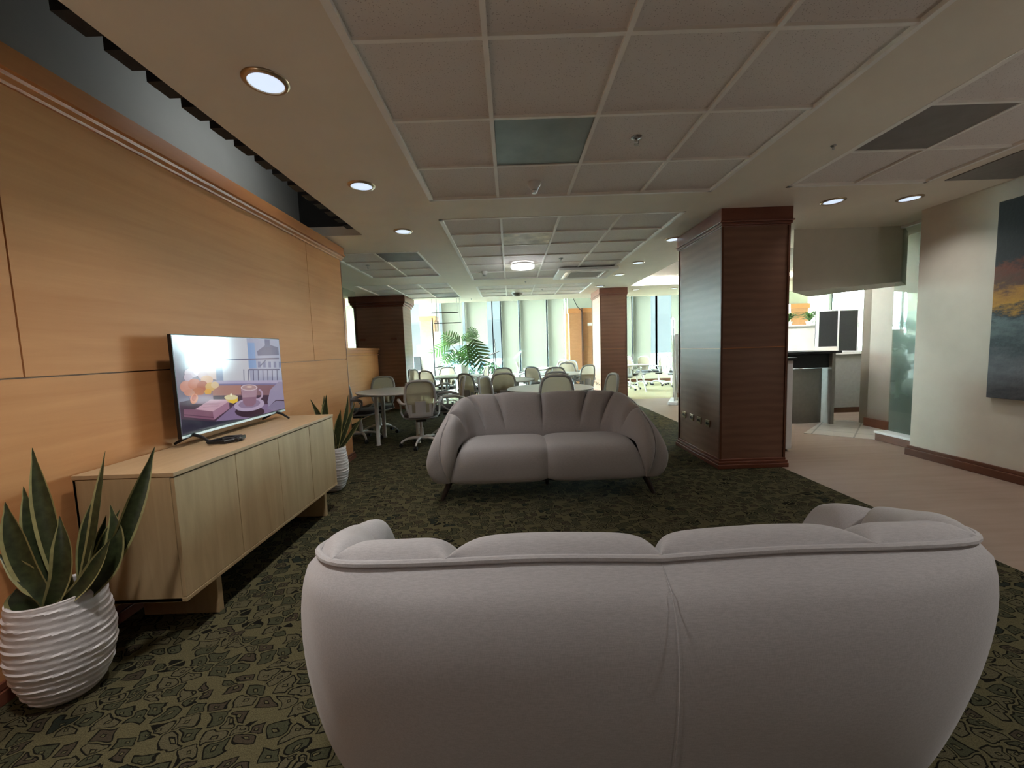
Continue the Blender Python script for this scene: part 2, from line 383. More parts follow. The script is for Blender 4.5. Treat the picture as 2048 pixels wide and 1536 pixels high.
# ------------------------------------------------------------------ ceiling with tile fields
holes = []   # (x0,x1,y0,y1)
fields = {
    'front': ([-.65, -.062, .552, 1.19, 1.80], [.62, 1.22, 1.826, 2.43, 3.035, 3.63], {}),
    'middle': ([-.66, -.05, .55, 1.18, 1.80], [4.16, 4.74, 5.27, 5.86, 6.40, 7.02, 7.66], {}),
    'far': ([-.66, -.045, .56, 1.16, 1.77], [8.45, 9.0, 9.55, 10.1], {}),
    'right': ([2.46, 3.03, 3.65], [.62, 1.22, 1.826, 2.43, 2.99, 3.59], {}),
    'back_left': ([-2.37, -1.76, -1.18], [5.40, 5.97, 6.54, 7.12], {}),
    'rear_left': ([-2.97, -2.38, -1.78, -1.18], [7.92, 8.6, 9.3, 10.0], {}),
    'outer_left': ([-4.3, -3.7, -3.1], [6.3, 6.9, 7.5], {}),
}
for xs, ys, _ in fields.values(): holes.append((xs[0], xs[-1], ys[0], ys[-1]))
holes.append((-2.3, -1.60, -2.9, 4.58))       # cove slot
holes.append((2.74, 7.4, 5.9, 9.1))           # raised tray by the corridor
holes = [h for h in holes]
X0, X1, Y0, Y1 = -7, 14, -3, 11.1
xs = sorted({X0, X1, *[h[0] for h in holes], *[h[1] for h in holes]}); ys = sorted({Y0, Y1, *[h[2] for h in holes], *[h[3] for h in holes]})
mb = MB()
for i in range(len(xs) - 1):
    for j in range(len(ys) - 1):
        cx, cy = (xs[i] + xs[i + 1]) / 2, (ys[j] + ys[j + 1]) / 2
        if any(h[0] < cx < h[1] and h[2] < cy < h[3] for h in holes): continue
        mb.box(xs[i], xs[i + 1], ys[j], ys[j + 1], CEIL, CEIL + .10)
struct(mb.build('ceiling', M['ceil']))
for nm, (xs, ys, _) in fields.items():
    f = MB(); f.box(xs[0], xs[-1], ys[0], ys[-1], CEIL + .018, CEIL + .05)
    o = struct(f.build('ceiling_tiles', M['tile']))
    t = MB()
    for x in xs[1:-1]: t.box(x - .012, x + .012, ys[0], ys[-1], CEIL + .002, CEIL + .02)
    for y in ys[1:-1]: t.box(xs[0], xs[-1], y - .011, y + .011, CEIL + .003, CEIL + .02)
    for x in (xs[0], xs[-1]): t.box(x - .014, x + .022 if x == xs[0] else x + .014, ys[0] - .014, ys[-1] + .014, CEIL - .004, CEIL + .02)
    for y in (ys[0], ys[-1]): t.box(xs[0] - .014, xs[-1] + .014, y - .014, y + .014, CEIL - .004, CEIL + .02)
    t.build('grid_bars', M['tbar'], o)
# cove void, tray and the raised strip in front of the windows
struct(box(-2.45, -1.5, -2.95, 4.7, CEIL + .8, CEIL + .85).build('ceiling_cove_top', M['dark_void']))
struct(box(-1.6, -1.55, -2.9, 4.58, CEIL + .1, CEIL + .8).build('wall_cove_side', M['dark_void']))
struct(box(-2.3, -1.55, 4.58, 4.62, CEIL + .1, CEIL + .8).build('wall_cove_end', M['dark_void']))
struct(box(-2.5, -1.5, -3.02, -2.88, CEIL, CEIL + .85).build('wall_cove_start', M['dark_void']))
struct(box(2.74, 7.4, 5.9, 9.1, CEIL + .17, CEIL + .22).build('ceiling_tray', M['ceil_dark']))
struct(box(-7.1, 14, 11.1, WINY + .3, 3.30, 3.40).build('ceiling_window_strip', M['ceil']))
struct(box(-7, 14, 11.04, 11.1, CEIL + .1, 3.30).build('wall_bulkhead', M['ceil']))
# louvre blades in the cove
for k in range(25):
    y = -.6 + k * .205
    o = box(-1.715, -1.602, y, y + .13, CEIL + .03, CEIL + .13).build('cove_louvre', M['black_matte'])
    tag(o, 'dark louvre blade in the open ceiling slot above the wood wall', 'louvre', 'louvre blades in the ceiling slot')

cl = bpy.data.lights.new('cove_added_lamp', 'AREA'); cl.shape = 'RECTANGLE'; cl.size = .08; cl.size_y = 1.0; cl.energy = 2.2; cl.color = (.95, .98, 1.0)  # lamp added inside the ceiling slot to brighten it
o = tag(box(-1.69, -1.61, 2.75, 3.75, CEIL + .30, CEIL + .34).build('cove_added_lamp', M['white']), 'added fill lamp batten hidden inside the ceiling slot', 'lamp')
lo = bpy.data.objects.new('cove_added_light', cl); COL.objects.link(lo); lo.parent = o; lo.location = (-1.70, 3.25, CEIL + .32); lo.rotation_euler = (0, PI / 2, 0)

# ------------------------------------------------------------------ left wood wall
WX = -2.06; WE = 5.05
root = struct(box(-2.28, WX - .018, -3, WE - .01, 0, CEIL - .002).build('wall_left', M['seam']))
mb = MB(); g = .0035
for a, b2 in ((-3, 1.70), (1.70, 4.22), (4.22, WE)):
    mb.box(WX - .02, WX, a + g, b2 - g, 1.276 + g, 2.60)
mb.box(WX - .02, WX, -3, WE, .02, 1.276 - g)
mb.box(-2.28, WX - .02, WE - .012, WE, .0, 2.60)
mb.build('wall_panel', M['panel'], root)
box(-2.285, WX + .002, WE, WE + .012, 0, 2.5).build('edge_strip', M['base'], root)
def crown(mbx, y0, y1, x, sgn=1):
    prof = [(0, 2.488), (.012, 2.488), (.016, 2.50), (.034, 2.515), (.038, 2.53), (.058, 2.535), (.058, 2.552), (.040, 2.556), (.040, 2.640), (0, 2.640)]
    a = [(x + sgn * d, y0, z) for d, z in prof]; b3 = [(x + sgn * d, y1, z) for d, z in prof]
    mbx.grid([a, b3], cv=True); k = len(prof); mbx.add(a, [list(range(k))]); mbx.add(b3, [list(range(k))[::-1]])
mb = MB(); crown(mb, -3, WE + .03, WX); struct(mb.build('trim_1', M['moulding']))
mb = MB(); mb.box(WX, WX + .025, -3, WE + .03, 0, .055); mb.box(WX, WX + .014, -3, WE + .03, .055, .085); struct(mb.build('baseboard_left', M['pillar_trim'], bevel=.004))
struct(box(-2.34, -2.28, -3, 4.60, 0, CEIL + .8).build('wall_cove_back', M['grey_wall']))

# ------------------------------------------------------------------ other walls
RX = 4.42; RE = 4.37
struct(box(RX, 4.74, -3, RE, 0, CEIL).build('wall_right', M['plaster']))
mb = MB(); mb.box(RX - .028, 4.74, -3, RE + .03, 0, .075); mb.box(RX - .018, 4.74, -3, RE + .02, .075, .11); struct(mb.build('baseboard_right', M['base'], bevel=.006))
struct(box(-7, RX, -3.1, -3, 0, CEIL).build('wall_back', M['pillar']))
mb = MB(); mb.box(-7.1, -7, 9.8, 14.2, 0, .4); mb.box(-7.1, -7, 9.8, 14.2, 3.1, 3.3); mb.box(-7.1, -7, 14.2, WINY + .2, 0, 3.3); struct(mb.build('wall_far_left', M['white_wall']))
struct(box(-7.1, -7, -3, 9.8, 0, 3.3).build('wall_side', M['pillar']))
for k in range(4):  # unseen side windows, added to bring more daylight into the back
    ya, yb = 9.8 + k * 1.1, 10.9 + k * 1.1
    mb = MB(); mb.box(-7.08, -7.0, ya, ya + .04, .4, 3.1); mb.box(-7.08, -7.0, yb - .04, yb, .4, 3.1); mb.box(-7.08, -7.0, ya, yb, .4, .44); mb.box(-7.08, -7.0, ya, yb, 3.06, 3.1)
    o = struct(mb.build('window_%d' % (30 + k), M['alu'])); box(-7.05, -7.044, ya + .04, yb - .04, .44, 3.06).build('window_glass', M['glass'], o)
struct(box(14, 14.1, -3, WINY + .2, 0, 3.3).build('wall_far_right', M['white_wall']))
struct(box(4.74, 5.32, 4.2, 4.3, 0, CEIL).build('wall_office', M['taupe']))
struct(box(5.32, 5.42, 4.2, 5.92, 0, CEIL).build('wall_office_side', M['taupe']))
struct(box(5.42, 14, 5.82, 5.92, 0, CEIL).build('wall_office_back', M['plaster']))
struct(box(-7, -2.34, -3.05, -2.95, 0, CEIL).build('wall_store', M['plaster']))

# window wall: low sill wall, solid piers with wood cladding
WB = [(-6.2, -5.35), (-5.35, -4.5), (-4.5, -3.65), (-3.65, -3.1), (-2.52, -1.56), (-1.56, -.60), (-.60, -.30), (-.30, .36), (.36, 1.34), (1.34, 2.0),
      (3.5, 4.37), (4.37, 5.26), (5.26, 6.15), (6.15, 7.05), (7.05, 7.95), (7.95, 8.85), (8.85, 9.65), (10.35, 11.5), (11.5, 12.8)]
mb = MB(); mb.box(-7, 14, WINY - .02, WINY + .2, 0, .42); mb.box(-7, -6.2, WINY, WINY + .2, .4, 3.3); mb.box(-3.1, -2.52, WINY, WINY + .2, .4, 3.3)
mb.box(2.0, 3.5, WINY, WINY + .2, .4, 3.3); mb.box(9.65, 10.35, WINY, WINY + .2, .4, 3.3); mb.box(12.8, 14, WINY, WINY + .2, .4, 3.3); mb.box(-7, 14, WINY, WINY + .2, 3.26, 3.34)
struct(mb.build('wall_windows', M['white_wall']))
mb = MB(); mb.box(3.6, 12.8, WINY - .05, WINY - .02, 0, .10); struct(mb.build('baseboard_windows', M['base']))
for i, (a, b2) in enumerate(WB):
    mb = MB(); t = .03
    for x in (a, b2): mb.box(x - t / 2 if x == b2 else x - t / 2, x + t / 2, WINY - .03, WINY + .09, .42, 3.26)
    mb.box(a, b2, WINY - .03, WINY + .09, .42, .46); mb.box(a, b2, WINY - .03, WINY + .09, 3.22, 3.26)
    if i >= 17: mb.box(a, b2, WINY - .03, WINY + .09, 1.80, 1.86)
    o = struct(mb.build('window_%d' % (i + 1), M['alu']))
    box(a + t / 2, b2 - t / 2, WINY + .03, WINY + .036, .46, 3.22).build('window_glass', M['glass'], o)
bl = {5: (.0, .78, 1.55), 4: (.14, .86, 1.55), 7: (.02, .62, .47), 8: (.02, .95, .47), 9: (.02, .60, .47), 10: (.02, .84, .47), 11: (.02, .66, .47), 12: (.5, .84, .47), 0: (.02, .8, .5), 1: (.02, .8, .5), 17: (.04, 1.1, 1.88)}
names = {4: 'left pair of lowered blinds, the one behind the hanging black bars', 5: 'half lowered cream blind right above the big split leaf', 7: 'full length cream blind beside the grey sign stand',
         8: 'full length cream blind in the middle of the back windows', 9: 'full length cream blind next to the orange wood pier', 10: 'cream blind just right of the dark far pillar',
         11: 'cream blind behind the grey roll up banner', 17: 'cream blind above the black kitchen cupboard'}
for i, (a, b2, z) in bl.items():
    x = WB[i][0]
    o = thing('roller_blind', names.get(i, 'cream roller blind on the far windows'), 'window blind', (x + a, WINY - .06, 0), group='cream roller blinds on the back windows')
    rows = [[(u * (b2 - a), .004 * math.sin(u * 9 + zz * 5), z + (3.18 - z) * zz) for u in np.linspace(0, 1, 7)] for zz in np.linspace(0, 1, 7)]
    MB().grid(rows).build('blind_fabric', M['blind'], o, smooth=True)
    box(0, b2 - a, -.012, .012, z - .02, z + .012).build('bottom_bar', M['alu'], o)
    MB().tube([(0, 0, 3.19), (b2 - a, 0, 3.19)], .028, 12).build('roller', M['alu'], o, smooth=True)
# orange wood cladding of the piers at the window wall
def pier(x0, x1, y0, y1, ztop, capz):
    o = struct(box(x0, x1, y0, y1, 0, ztop).build('wall_pier', M['pier'], bevel=.004))
    box(x0 - .04, x1 + .04, y0 - .04, y1, ztop - .16, ztop).build('pier_cap', M['moulding'], o, bevel=.006)
    box(x0 - .005, x1 + .005, y0 - .006, y1, capz - .006, capz + .006).build('pier_seam', M['seam'], o)
    return o
p1 = pier(2.09, 3.4, 14.05, 14.39, 2.66, 1.32); struct(box(2.07, 3.5, 14.2, 14.39, 2.66, 3.26).build('wall_pier_top', M['greenish']))
MB().box(2.50, 2.56, 14.0, 14.05, 0, 2.66).build('conduit', M['base'], p1)
o = MB().tube([(2.22, 13.99, 3.3), (2.25, 13.98, 2.95), (2.36, 13.97, 2.72), (2.52, 13.98, 2.55), (2.53, 13.98, 1.2)], .012, 6).build('hanging_cable', M['black']); tag(o, 'thin dark cable drooping from the ceiling to the orange pier', 'cable')
o = box(2.72, 2.88, 14.03, 14.05, 2.05, 2.15).build('wall_plate', M['white']); tag(o, 'small pale plate on the orange wood pier by the windows', 'wall plate')
p2 = pier(-3.06, -2.56, 13.85, 14.39, 2.55, 1.32); struct(box(-3.1, -2.52, 14.0, 14.39, 2.55, 3.26).build('wall_pier_top', M['greenish']))
p3 = pier(9.7, 10.3, 13.9, 14.39, 2.55, 1.32); struct(box(9.65, 10.35, 14.0, 14.39, 2.55, 3.26).build('wall_pier_top', M['greenish']))

# ------------------------------------------------------------------ pillars
def pillar(x0, x1, y0, y1, seam=1.26):
    o = struct(box(x0, x1, y0, y1, 0, CEIL).build('pillar', M['pillar'], bevel=.004))
    mb = MB()
    for d, a, b2 in ((.035, 0, .045), (.028, .045, .075), (.014, .075, .10)): mb.box(x0 - d, x1 + d, y0 - d, y1 + d, a, b2)
    mb.build('pillar_base', M['pillar_trim'], o, bevel=.005)
    mb = MB()
    for d, a, b2 in ((.012, 2.47, 2.485), (.022, 2.485, 2.51), (.036, 2.51, 2.525), (.024, 2.525, CEIL)): mb.box(x0 - d, x1 + d, y0 - d, y1 + d, a, b2)
    mb.build('pillar_capital', M['pillar_trim'], o, bevel=.004)
    e = .003; mb = MB()
    for x in (x0, x1):
        for y in (y0, y1): mb.box(x - .010, x + .010, y - .010, y + .010, .1, 2.47)
    mb.build('corner_strip', M['base'], o)
    mb = MB(); mb.box(x0 - e, x1 + e, y0 - e, y1 + e, seam - .004, seam + .004); mb.build('panel_seam', M['moulding'], o)
    return o
pillar(2.165, 2.835, 4.115, 5.13)
pillar(2.10, 2.70, 9.30, 10.2)
pl = struct(box(-3.60, -2.46, 9.4, 10.15, 0, CEIL).build('pillar', M['pillar'], bevel=.004))
mb = MB()
for d, a, b2 in ((.03, 2.40, 2.45), (.06, 2.45, 2.50), (.08, 2.50, CEIL)): mb.box(-3.60 - d, -2.46 + d, 9.4 - d, 10.15 + d, a, b2)
mb.build('pillar_capital', M['pillar_trim'], pl, bevel=.01)
for x, lab in ((-3.43, 'small pale plate on the wide dark pillar, the one nearer the half wall'), (-2.70, 'small pale plate on the wide dark pillar, the one nearer its lit edge')):
    o = box(x - .07, x + .07, 9.385, 9.40, 1.63, 1.69).build('wall_plate', M['pillar_trim'], bevel=.003); tag(o, lab, 'wall plate')
def sockets(x, ys, z, lab, grp):
    order = ['leftmost', 'second from the left', 'third from the left', 'rightmost']
    for y, w_ in zip(ys, order):
        o = thing('wall_socket', lab % w_, 'socket', (x, y, z), group=grp)
        box(-.012, -.001, -.045, .045, -.038, .038).build('face_plate', M['brass'], o, bevel=.002)
        for s in (-.017, .017): box(-.014, -.012, s - .012, s + .012, -.014, .014).build('socket_hole', M['black'], o)
sockets(2.165, (4.97, 4.76, 4.57, 4.37), .435, 'bronze floor-level socket on the nearest wood pillar, %s of four', 'sockets on the near pillar')
sockets(2.10, (10.08, 9.88, 9.68, 9.46), .42, 'tiny pale socket low on the far dark pillar, %s of four', 'sockets on the far pillar')

# half wall with wood cap at back left and its glass screen
hw = struct(box(-3.22, -3.07, 5.4, 9.3, 0, 1.41).build('wall_half', M['panel']))
mb = MB(); mb.box(-3.26, -3.03, 5.4, 9.34, 1.41, 1.455); mb.box(-3.24, -3.05, 5.4, 9.32, 1.30, 1.32); mb.box(-3.235, -3.055, 5.4, 9.31, 1.35, 1.41); mb.build('half_wall_cap', M['moulding'], hw, bevel=.006)
o = box(-3.15, -3.14, 6.0, 8.35, 1.455, 2.60).build('glass_screen', M['pglass']); tag(o, 'clear glass screen standing on the wood half wall', 'glass screen')
struct(box(-7, -2.3, 5.28, 5.4, 0, CEIL).build('wall_bounce_block', M['pillar']))  # unseen partition added to cut stray bounce onto the wide dark pillar
struct(box(-7, -3.86, 9.5, 9.6, 0, CEIL + .65).build('wall_light_block', M['pillar']))  # unseen wall added to keep side window light off the pillar front

# ------------------------------------------------------------------ sofas
S = 1.115
Cc = [(-.78, -.27, .15), (-.815, -.315, .25), (-.835, -.335, .38), (-.83, -.325, .48), (-.81, -.29, .565), (-.79, -.21, .62), (-.785, -.09, .662), (-.78, .045, .70), (-.74, .165, .738), (-.655, .25, .757), (-.48, .272, .764), (-.24, .277, .768), (0, .272, .756)]
Bb = [(-.79, -.27, .14), (-.84, -.275, .14), (-.88, -.265, .14), (-.895, -.23, .14), (-.895, -.15, .14), (-.87, -.06, .14), (-.82, .03, .14), (-.76, .10, .14), (-.69, .16, .14), (-.585, .205, .14), (-.43, .235, .14), (-.22, .245, .14), (0, .245, .14)]
Ii = [(-.775, -.285, .15), (-.745, -.31, .25), (-.715, -.315, .35), (-.70, -.29, .42), (-.685, -.22, .44), (-.665, -.12, .44), (-.645, -.04, .43), (-.62, .02, .42), (-.58, .07, .41), (-.48, .11, .41), (-.36, .13, .41), (-.18, .135, .41), (0, .135, .41)]
Aa = [(0, -.03, 0), (.01, -.06, 0), (.02, -.07, .01), (.05, -.06, .05), (.06, -.03, .09), (.06, 0, .10), (.055, -.005, .10), (.05, -.02, .10), (.04, -.04, .10), (.02, -.05, .10), (0, -.06, .10), (0, -.06, .105), (0, -.06, .10)]
Bv = [(0, -.03, 0), (-.01, -.05, 0), (-.01, -.07, 0), (0, -.06, .06), (.01, -.02, .13), (.01, 0, .17), (.01, -.005, .20), (.01, -.01, .22), (.01, -.02, .24), (.005, -.03, .25), (0, -.035, .26), (0, -.035, .26), (0, -.035, .26)]
Od = [(-.8, -.4, 0), (-.9, -.3, 0), (-1, -.2, 0), (-1, -.1, 0), (-1, 0, 0), (-1, 0, 0), (-1, .05, 0), (-.95, .25, 0), (-.75, .6, 0), (-.4, .9, 0), (-.1, 1, 0), (0, 1, 0), (0, 1, 0)]
Am = [0, .04, .075, .095, .10, .105, .095, .075, .055, .06, .085, .095, .095]
def mir(p, s): return np.array([p[0] * s, p[1], p[2]])
def sofa(name, label, loc, rz):
    root = thing(name, label, 'sofa', loc, rz)
    # outer shell, one surface from arm tip to arm tip
    us = [k * .25 for k in range(0, 49)]
    seq = [(u, 1) for u in us] + [(u, -1) for u in us[::-1][1:]]
    NV = 18; rows = []
    for u, sg in seq:
        c, b2, d = catmull(Cc, u), catmull(Bb, u), catmull(Od, u); d = d / (np.linalg.norm(d) + 1e-9); am = float(np.interp(u, range(13), Am))
        row = []
        for k in range(NV + 1):
            v = k / NV; p = c * (1 - v) + b2 * v
            bul = math.sin(PI * v ** (.9 - .25 * min(1, max(0, (u - 4) / 4)))) ** .7
            p = p + d * (am * 1.0 * bul)
            p[2] += .0 * bul
            row.append(tuple(mir(p, sg) * S))
        rows.append(row)
    mb = MB(); mb.grid(rows)
    mb.build('shell', M['cloth'], root, smooth=True)
    # piping along the top edge
    MB().tube([tuple(mir(catmull(Cc, u), sg) * S + mir(catmull(Od, u), sg) * .006 + np.array([0, 0, .004])) for u, sg in seq], .0085, 8).build('piping', M['cloth'], root, smooth=True)
    # upholstered channels
    for sg in (1, -1):
        for a, b2 in ((0, 5.9), (5.9, 8.8), (8.8, 10.2), (10.2, 12)):
            NS, NT = 40, 26; rows = []
            for i in range(NS + 1):
                sN = i / NS; u = a + (b2 - a) * sN
                c, e, av, bv = catmull(Cc, u), catmull(Ii, u), catmull(Aa, u), catmull(Bv, u)
                x = abs(2 * sN - 1)
                if a == 0 and sN < .5: x = 0
                puff = 1 - x ** 7
                c1_, e1_ = c + av * (.55 + .45 * puff) * 1.1, e + bv * (.9 + .1 * puff)
                row = []
                for k in range(NT + 1):
                    t = k / NT; q = (1 - t) ** 3 * c + 3 * (1 - t) ** 2 * t * c1_ + 3 * (1 - t) * t * t * e1_ + t ** 3 * e
                    dirn = (c + e) / 2 - np.array([0, .0, 0]); out_ = catmull(Od, u); out_ = out_ / (np.linalg.norm(out_) + 1e-9)
                    q = q + out_ * (.034 * (1 - puff)) * math.sin(PI * min(1, t * 1.2)) ** .5 if t > 0 else q
                    row.append(tuple(mir(q, sg) * S))
                rows.append(row)
            MB().grid(rows).build('back_channel', M['cloth'], root, smooth=True)
    # two seat cushions
    prof = [(-.275, .135), (-.30, .14), (-.325, .18), (-.345, .26), (-.35, .33), (-.342, .385), (-.318, .425), (-.27, .447), (-.18, .458), (-.05, .458), (.06, .45), (.15, .43)]
    for sg in (1, -1):
        rows = []
        for k in range(41):
            p = catmull(prof, k / 40 * (len(prof) - 1)); y, z = p
            wd = .795 - .115 * min(1, max(0, (z - .14) / .30)) - max(0, (y + .1)) * .25
            pt = catmull(prof, max(0, k / 40 * 11 - .05)); p2 = catmull(prof, min(11, k / 40 * 11 + .05)); tn = (p2 - pt); tn = tn / (np.linalg.norm(tn) + 1e-9); nrm = np.array([-tn[1], tn[0]])
            row = []
            for j in range(25):
                s_ = j / 24; x = s_ * wd; e = abs(2 * s_ - 1) ** 7
                row.append((sg * x * S, (y - nrm[0] * .0 - (-tn[1]) * .026 * e) * S, (z - tn[0] * .026 * e) * S))
            rows.append(row)
        MB().grid(rows).build('seat_cushion', M['cloth'], root, smooth=True)
    box(-.64 * S, .64 * S, -.26 * S, .19 * S, .135 * S, .16 * S).build('underside', M['black_matte'], root)
    for x, y, dx, dy in ((-.78, -.22, -.07, -.04), (.78, -.22, .07, -.04), (-.74, .24, -.05, .05), (.74, .24, .05, .05), (.02, .05, 0, 0)):
        MB().tube([(x * S, y * S, .16 * S), ((x + dx) * S, (y + dy) * S, 0.001)], [.032, .018], 14).build('leg', M['walnut'], root, smooth=True)
    MB().tube([tuple((np.array([0, .272 - .027 * (k / 17), .756 - .616 * (k / 17)]) + np.array([0, 1, 0]) * (.105 * math.sin(PI * (k / 17) ** .65) ** .7 if 0 < k < 17 else 0)) * S) for k in range(18)], .0011, 6).build('back_seam', M['cloth'], root)
    return root
sofa('sofa', 'pale linen two-seat sofa seen from behind, closest to the viewer', (.323, 1.17, 0), PI)
sofa('sofa', 'pale grey two-seat tub sofa facing the viewer, in front of the tables', (.294, 3.77, 0), 0)

# ------------------------------------------------------------------ sideboard
sb = thing('sideboard', 'long pale oak sideboard against the wood wall with four plain doors', 'sideboard', (0, 0, 0))
sx0, sx1, sy0, sy1, sz0, sz1 = -2.02, -1.555, 1.79, 3.434, .198, .8195
mb = MB(); mb.box(sx0, sx1 - .022, sy0, sy0 + .02, sz0, sz1 - .022); mb.box(sx0, sx1 - .022, sy1 - .02, sy1, sz0, sz1 - .022); mb.box(sx0, sx1 - .002, sy0, sy1, sz0, sz0 + .02); mb.box(sx0, sx0 + .015, sy0, sy1, sz0, sz1 - .02)
mb.build('carcass', M['oak'], sb, bevel=.002)
box(sx0, sx1, sy0 - .003, sy1 + .003, sz1 - .02, sz1).build('top', M['oak_top'], sb, bevel=.002)
dw = (sy1 - sy0) / 4
for k in range(4):
    box(sx1 - .021, sx1 - .003, sy0 + k * dw + .0025, sy0 + (k + 1) * dw - .0025, sz0 + .022, sz1 - .026).build('door', M['oak'], sb, bevel=.0015)
for y in (2.0, 3.22):
    box(sx0 + .05, sx1 - .02, y, y + .035, 0, sz0).build('leg', M['oak'], sb, bevel=.002)

# ------------------------------------------------------------------ television with a still life on screen
TX = -1.929; ty0, ty1, tz0, tz1 = 2.306, 3.367, .892, 1.474
tv = thing('television', 'flat television on the oak sideboard showing a cup and flowers by a window', 'television')
box(TX - .055, TX - .02, ty0 + .15, ty1 - .15, tz0 - .01, tz1 - .14).build('rear_housing', M['black'], tv, bevel=.01)
box(TX - .022, TX, ty0 - .006, ty1 + .006, tz0 - .022, tz1 + .006).build('bezel', M['black'], tv, bevel=.002)
box(TX - .001, TX + .003, ty0 - .006, ty1 + .006, tz0 - .022, tz0 - .006).build('chin_strip', M['steel'], tv, bevel=.001)
for y in (2.39, 3.25):
    MB().tube([(TX - .12, y, .826), (TX - .05, y, .862), (TX - .005, y, .880), (TX + .04, y, .866), (TX + .10, y, .826)], [.008, .010, .012, .010, .008], 8).build('foot', M['black'], tv, smooth=True)
# homography from the picture crop to the screen plane (u along y, v up)
src = [(120, 128), (1338, 155), (1408, 985), (215, 1290)]; dst = [(0, 1), (1, 1), (1, 0), (0, 0)]
A_ = []; b_ = []
for (x, y), (u, v) in zip(src, dst):
    A_.append([x, y, 1, 0, 0, 0, -u * x, -u * y]); b_.append(u); A_.append([0, 0, 0, x, y, 1, -v * x, -v * y]); b_.append(v)
Hm = np.append(np.linalg.solve(np.array(A_, float), np.array(b_, float)), 1).reshape(3, 3)
scr = MB(); smats = []; depth = [0]
def emat(c):
    m, n, l, b = nt('screen_colour'); lin = [((x / 255) / 12.92 if x < 11 else ((x / 255 + .055) / 1.055) ** 2.4) for x in c]
    b.inputs['Base Color'].default_value = (.01, .01, .012, 1); b.inputs['Roughness'].default_value = .09
    b.inputs['Emission Color'].default_value = (*lin, 1); b.inputs['Emission Strength'].default_value = .82; return m
ck = {}
def shp(pts, c, raw=False):
    if c not in ck: ck[c] = len(smats); smats.append(emat(c))
    scr.mi = ck[c]; depth[0] += 1; X = TX + .0006 + depth[0] * .00004; out = []
    for p in pts:
        if raw: u, v = p
        else:
            q = Hm @ np.array([p[0], p[1], 1.0]); u, v = q[0] / q[2], q[1] / q[2]
        u = min(max(u, 0), 1); v = min(max(v, 0), 1)
        out.append((X, ty0 + u * (ty1 - ty0), tz0 + v * (tz1 - tz0)))
    scr.add(out, [list(range(len(out)))])
def ell(cx, cy, rx, ry, c, k=18, rot=0.0):
    shp([(cx + rx * math.cos(t) * math.cos(rot) - ry * math.sin(t) * math.sin(rot), cy + rx * math.cos(t) * math.sin(rot) + ry * math.sin(t) * math.cos(rot)) for t in [2 * PI * i / k for i in range(k)]], c)
shp([(0, 0), (1, 0), (1, 1), (0, 1)], (120, 112, 130), True)
shp([(120, 128), (250, 130), (265, 700), (190, 900)], (120, 112, 128))                      # curtain edge
shp([(250, 130), (420, 135), (450, 700), (265, 700)], (140, 128, 140))                      # window jamb
shp([(330, 130), (420, 135), (440, 560), (300, 560)], (156, 144, 158))
shp([(420, 135), (610, 138), (610, 640), (440, 600)], (214, 190, 186))                      # left pane
shp([(610, 138), (960, 145), (1010, 680), (610, 680)], (190, 188, 196))                     # right pane
shp([(960, 145), (1338, 155), (1385, 660), (1005, 680)], (150, 152, 176))
shp([(600, 138), (655, 139), (690, 660), (610, 660)], (128, 134, 164))                      # mullion
shp([(970, 200), (1050, 200), (1075, 500), (985, 500)], (120, 146, 190))
shp([(1080, 300), (1200, 210), (1330, 250), (1340, 340), (1090, 350)], (94, 92, 122))         # roofs
shp([(1170, 155), (1230, 156), (1235, 250), (1175, 250)], (96, 98, 130))
for x in range(1090, 1340, 62): shp([(x, 420), (x + 30, 420), (x + 32, 490), (x + 2, 490)], (104, 106, 140))
shp([(680, 398), (1340, 372), (1341, 390), (680, 410)], (90, 84, 110))                        # railing
shp([(980, 512), (1345, 505), (1346, 520), (980, 524)], (76, 74, 104))
for x in range(920, 1345, 56): shp([(x, 515), (x + 9, 515), (x + 12, 650), (x + 3, 650)], (80, 78, 108))
shp([(1110, 470), (1180, 400), (1190, 402), (1120, 480)], (90, 88, 116))
shp([(560, 650), (1390, 640), (1392, 690), (560, 700)], (170, 160, 188))                      # sill
shp([(560, 685), (1392, 676), (1394, 700), (560, 712)], (120, 112, 150))
shp([(560, 705), (1395, 695), (1398, 820), (560, 830)], (132, 96, 104))                       # frame below
shp([(560, 705), (890, 702), (890, 812), (560, 826)], (168, 122, 112))
shp([(560, 826), (1398, 818), (1408, 985), (215, 1290), (190, 900)], (72, 50, 66))            # table
shp([(590, 1130), (820, 930), (1260, 930), (1390, 985), (960, 1110)], (128, 108, 140))        # lit table top
shp([(205, 1100), (580, 1130), (960, 1105), (215, 1292)], (42, 38, 54))
for cx, cy, rx, ry, c in ((330, 560, 80, 55, (206, 186, 196)), (410, 545, 60, 50, (226, 208, 214)), (460, 590, 60, 50, (208, 180, 182)), (290, 610, 50, 45, (190, 168, 182)),
                          (500, 640, 70, 55, (216, 176, 146)), (270, 720, 75, 70, (196, 134, 116)), (360, 690, 75, 65, (190, 112, 84)), (450, 720, 65, 70, (168, 84, 52)),
                          (540, 720, 60, 50, (206, 166, 96)), (510, 780, 40, 36, (214, 158, 58)), (400, 780, 70, 50, (176, 98, 62)), (590, 700, 45, 40, (214, 186, 146)), (300, 790, 60, 40, (190, 128, 108))):
    ell(cx, cy, rx, ry, c)
shp([(290, 830), (565, 800), (570, 880), (520, 920), (330, 920)], (138, 108, 124))              # bowl
ell(352, 860, 42, 62, (206, 128, 96), rot=.3)
ell(352, 850, 24, 40, (176, 92, 62), rot=.3)
shp([(360, 985), (540, 870), (735, 872), (735, 905), (560, 1012)], (196, 158, 172))             # book top
shp([(230, 985), (360, 985), (560, 1012), (572, 1112), (235, 1072)], (126, 84, 104))            # book side
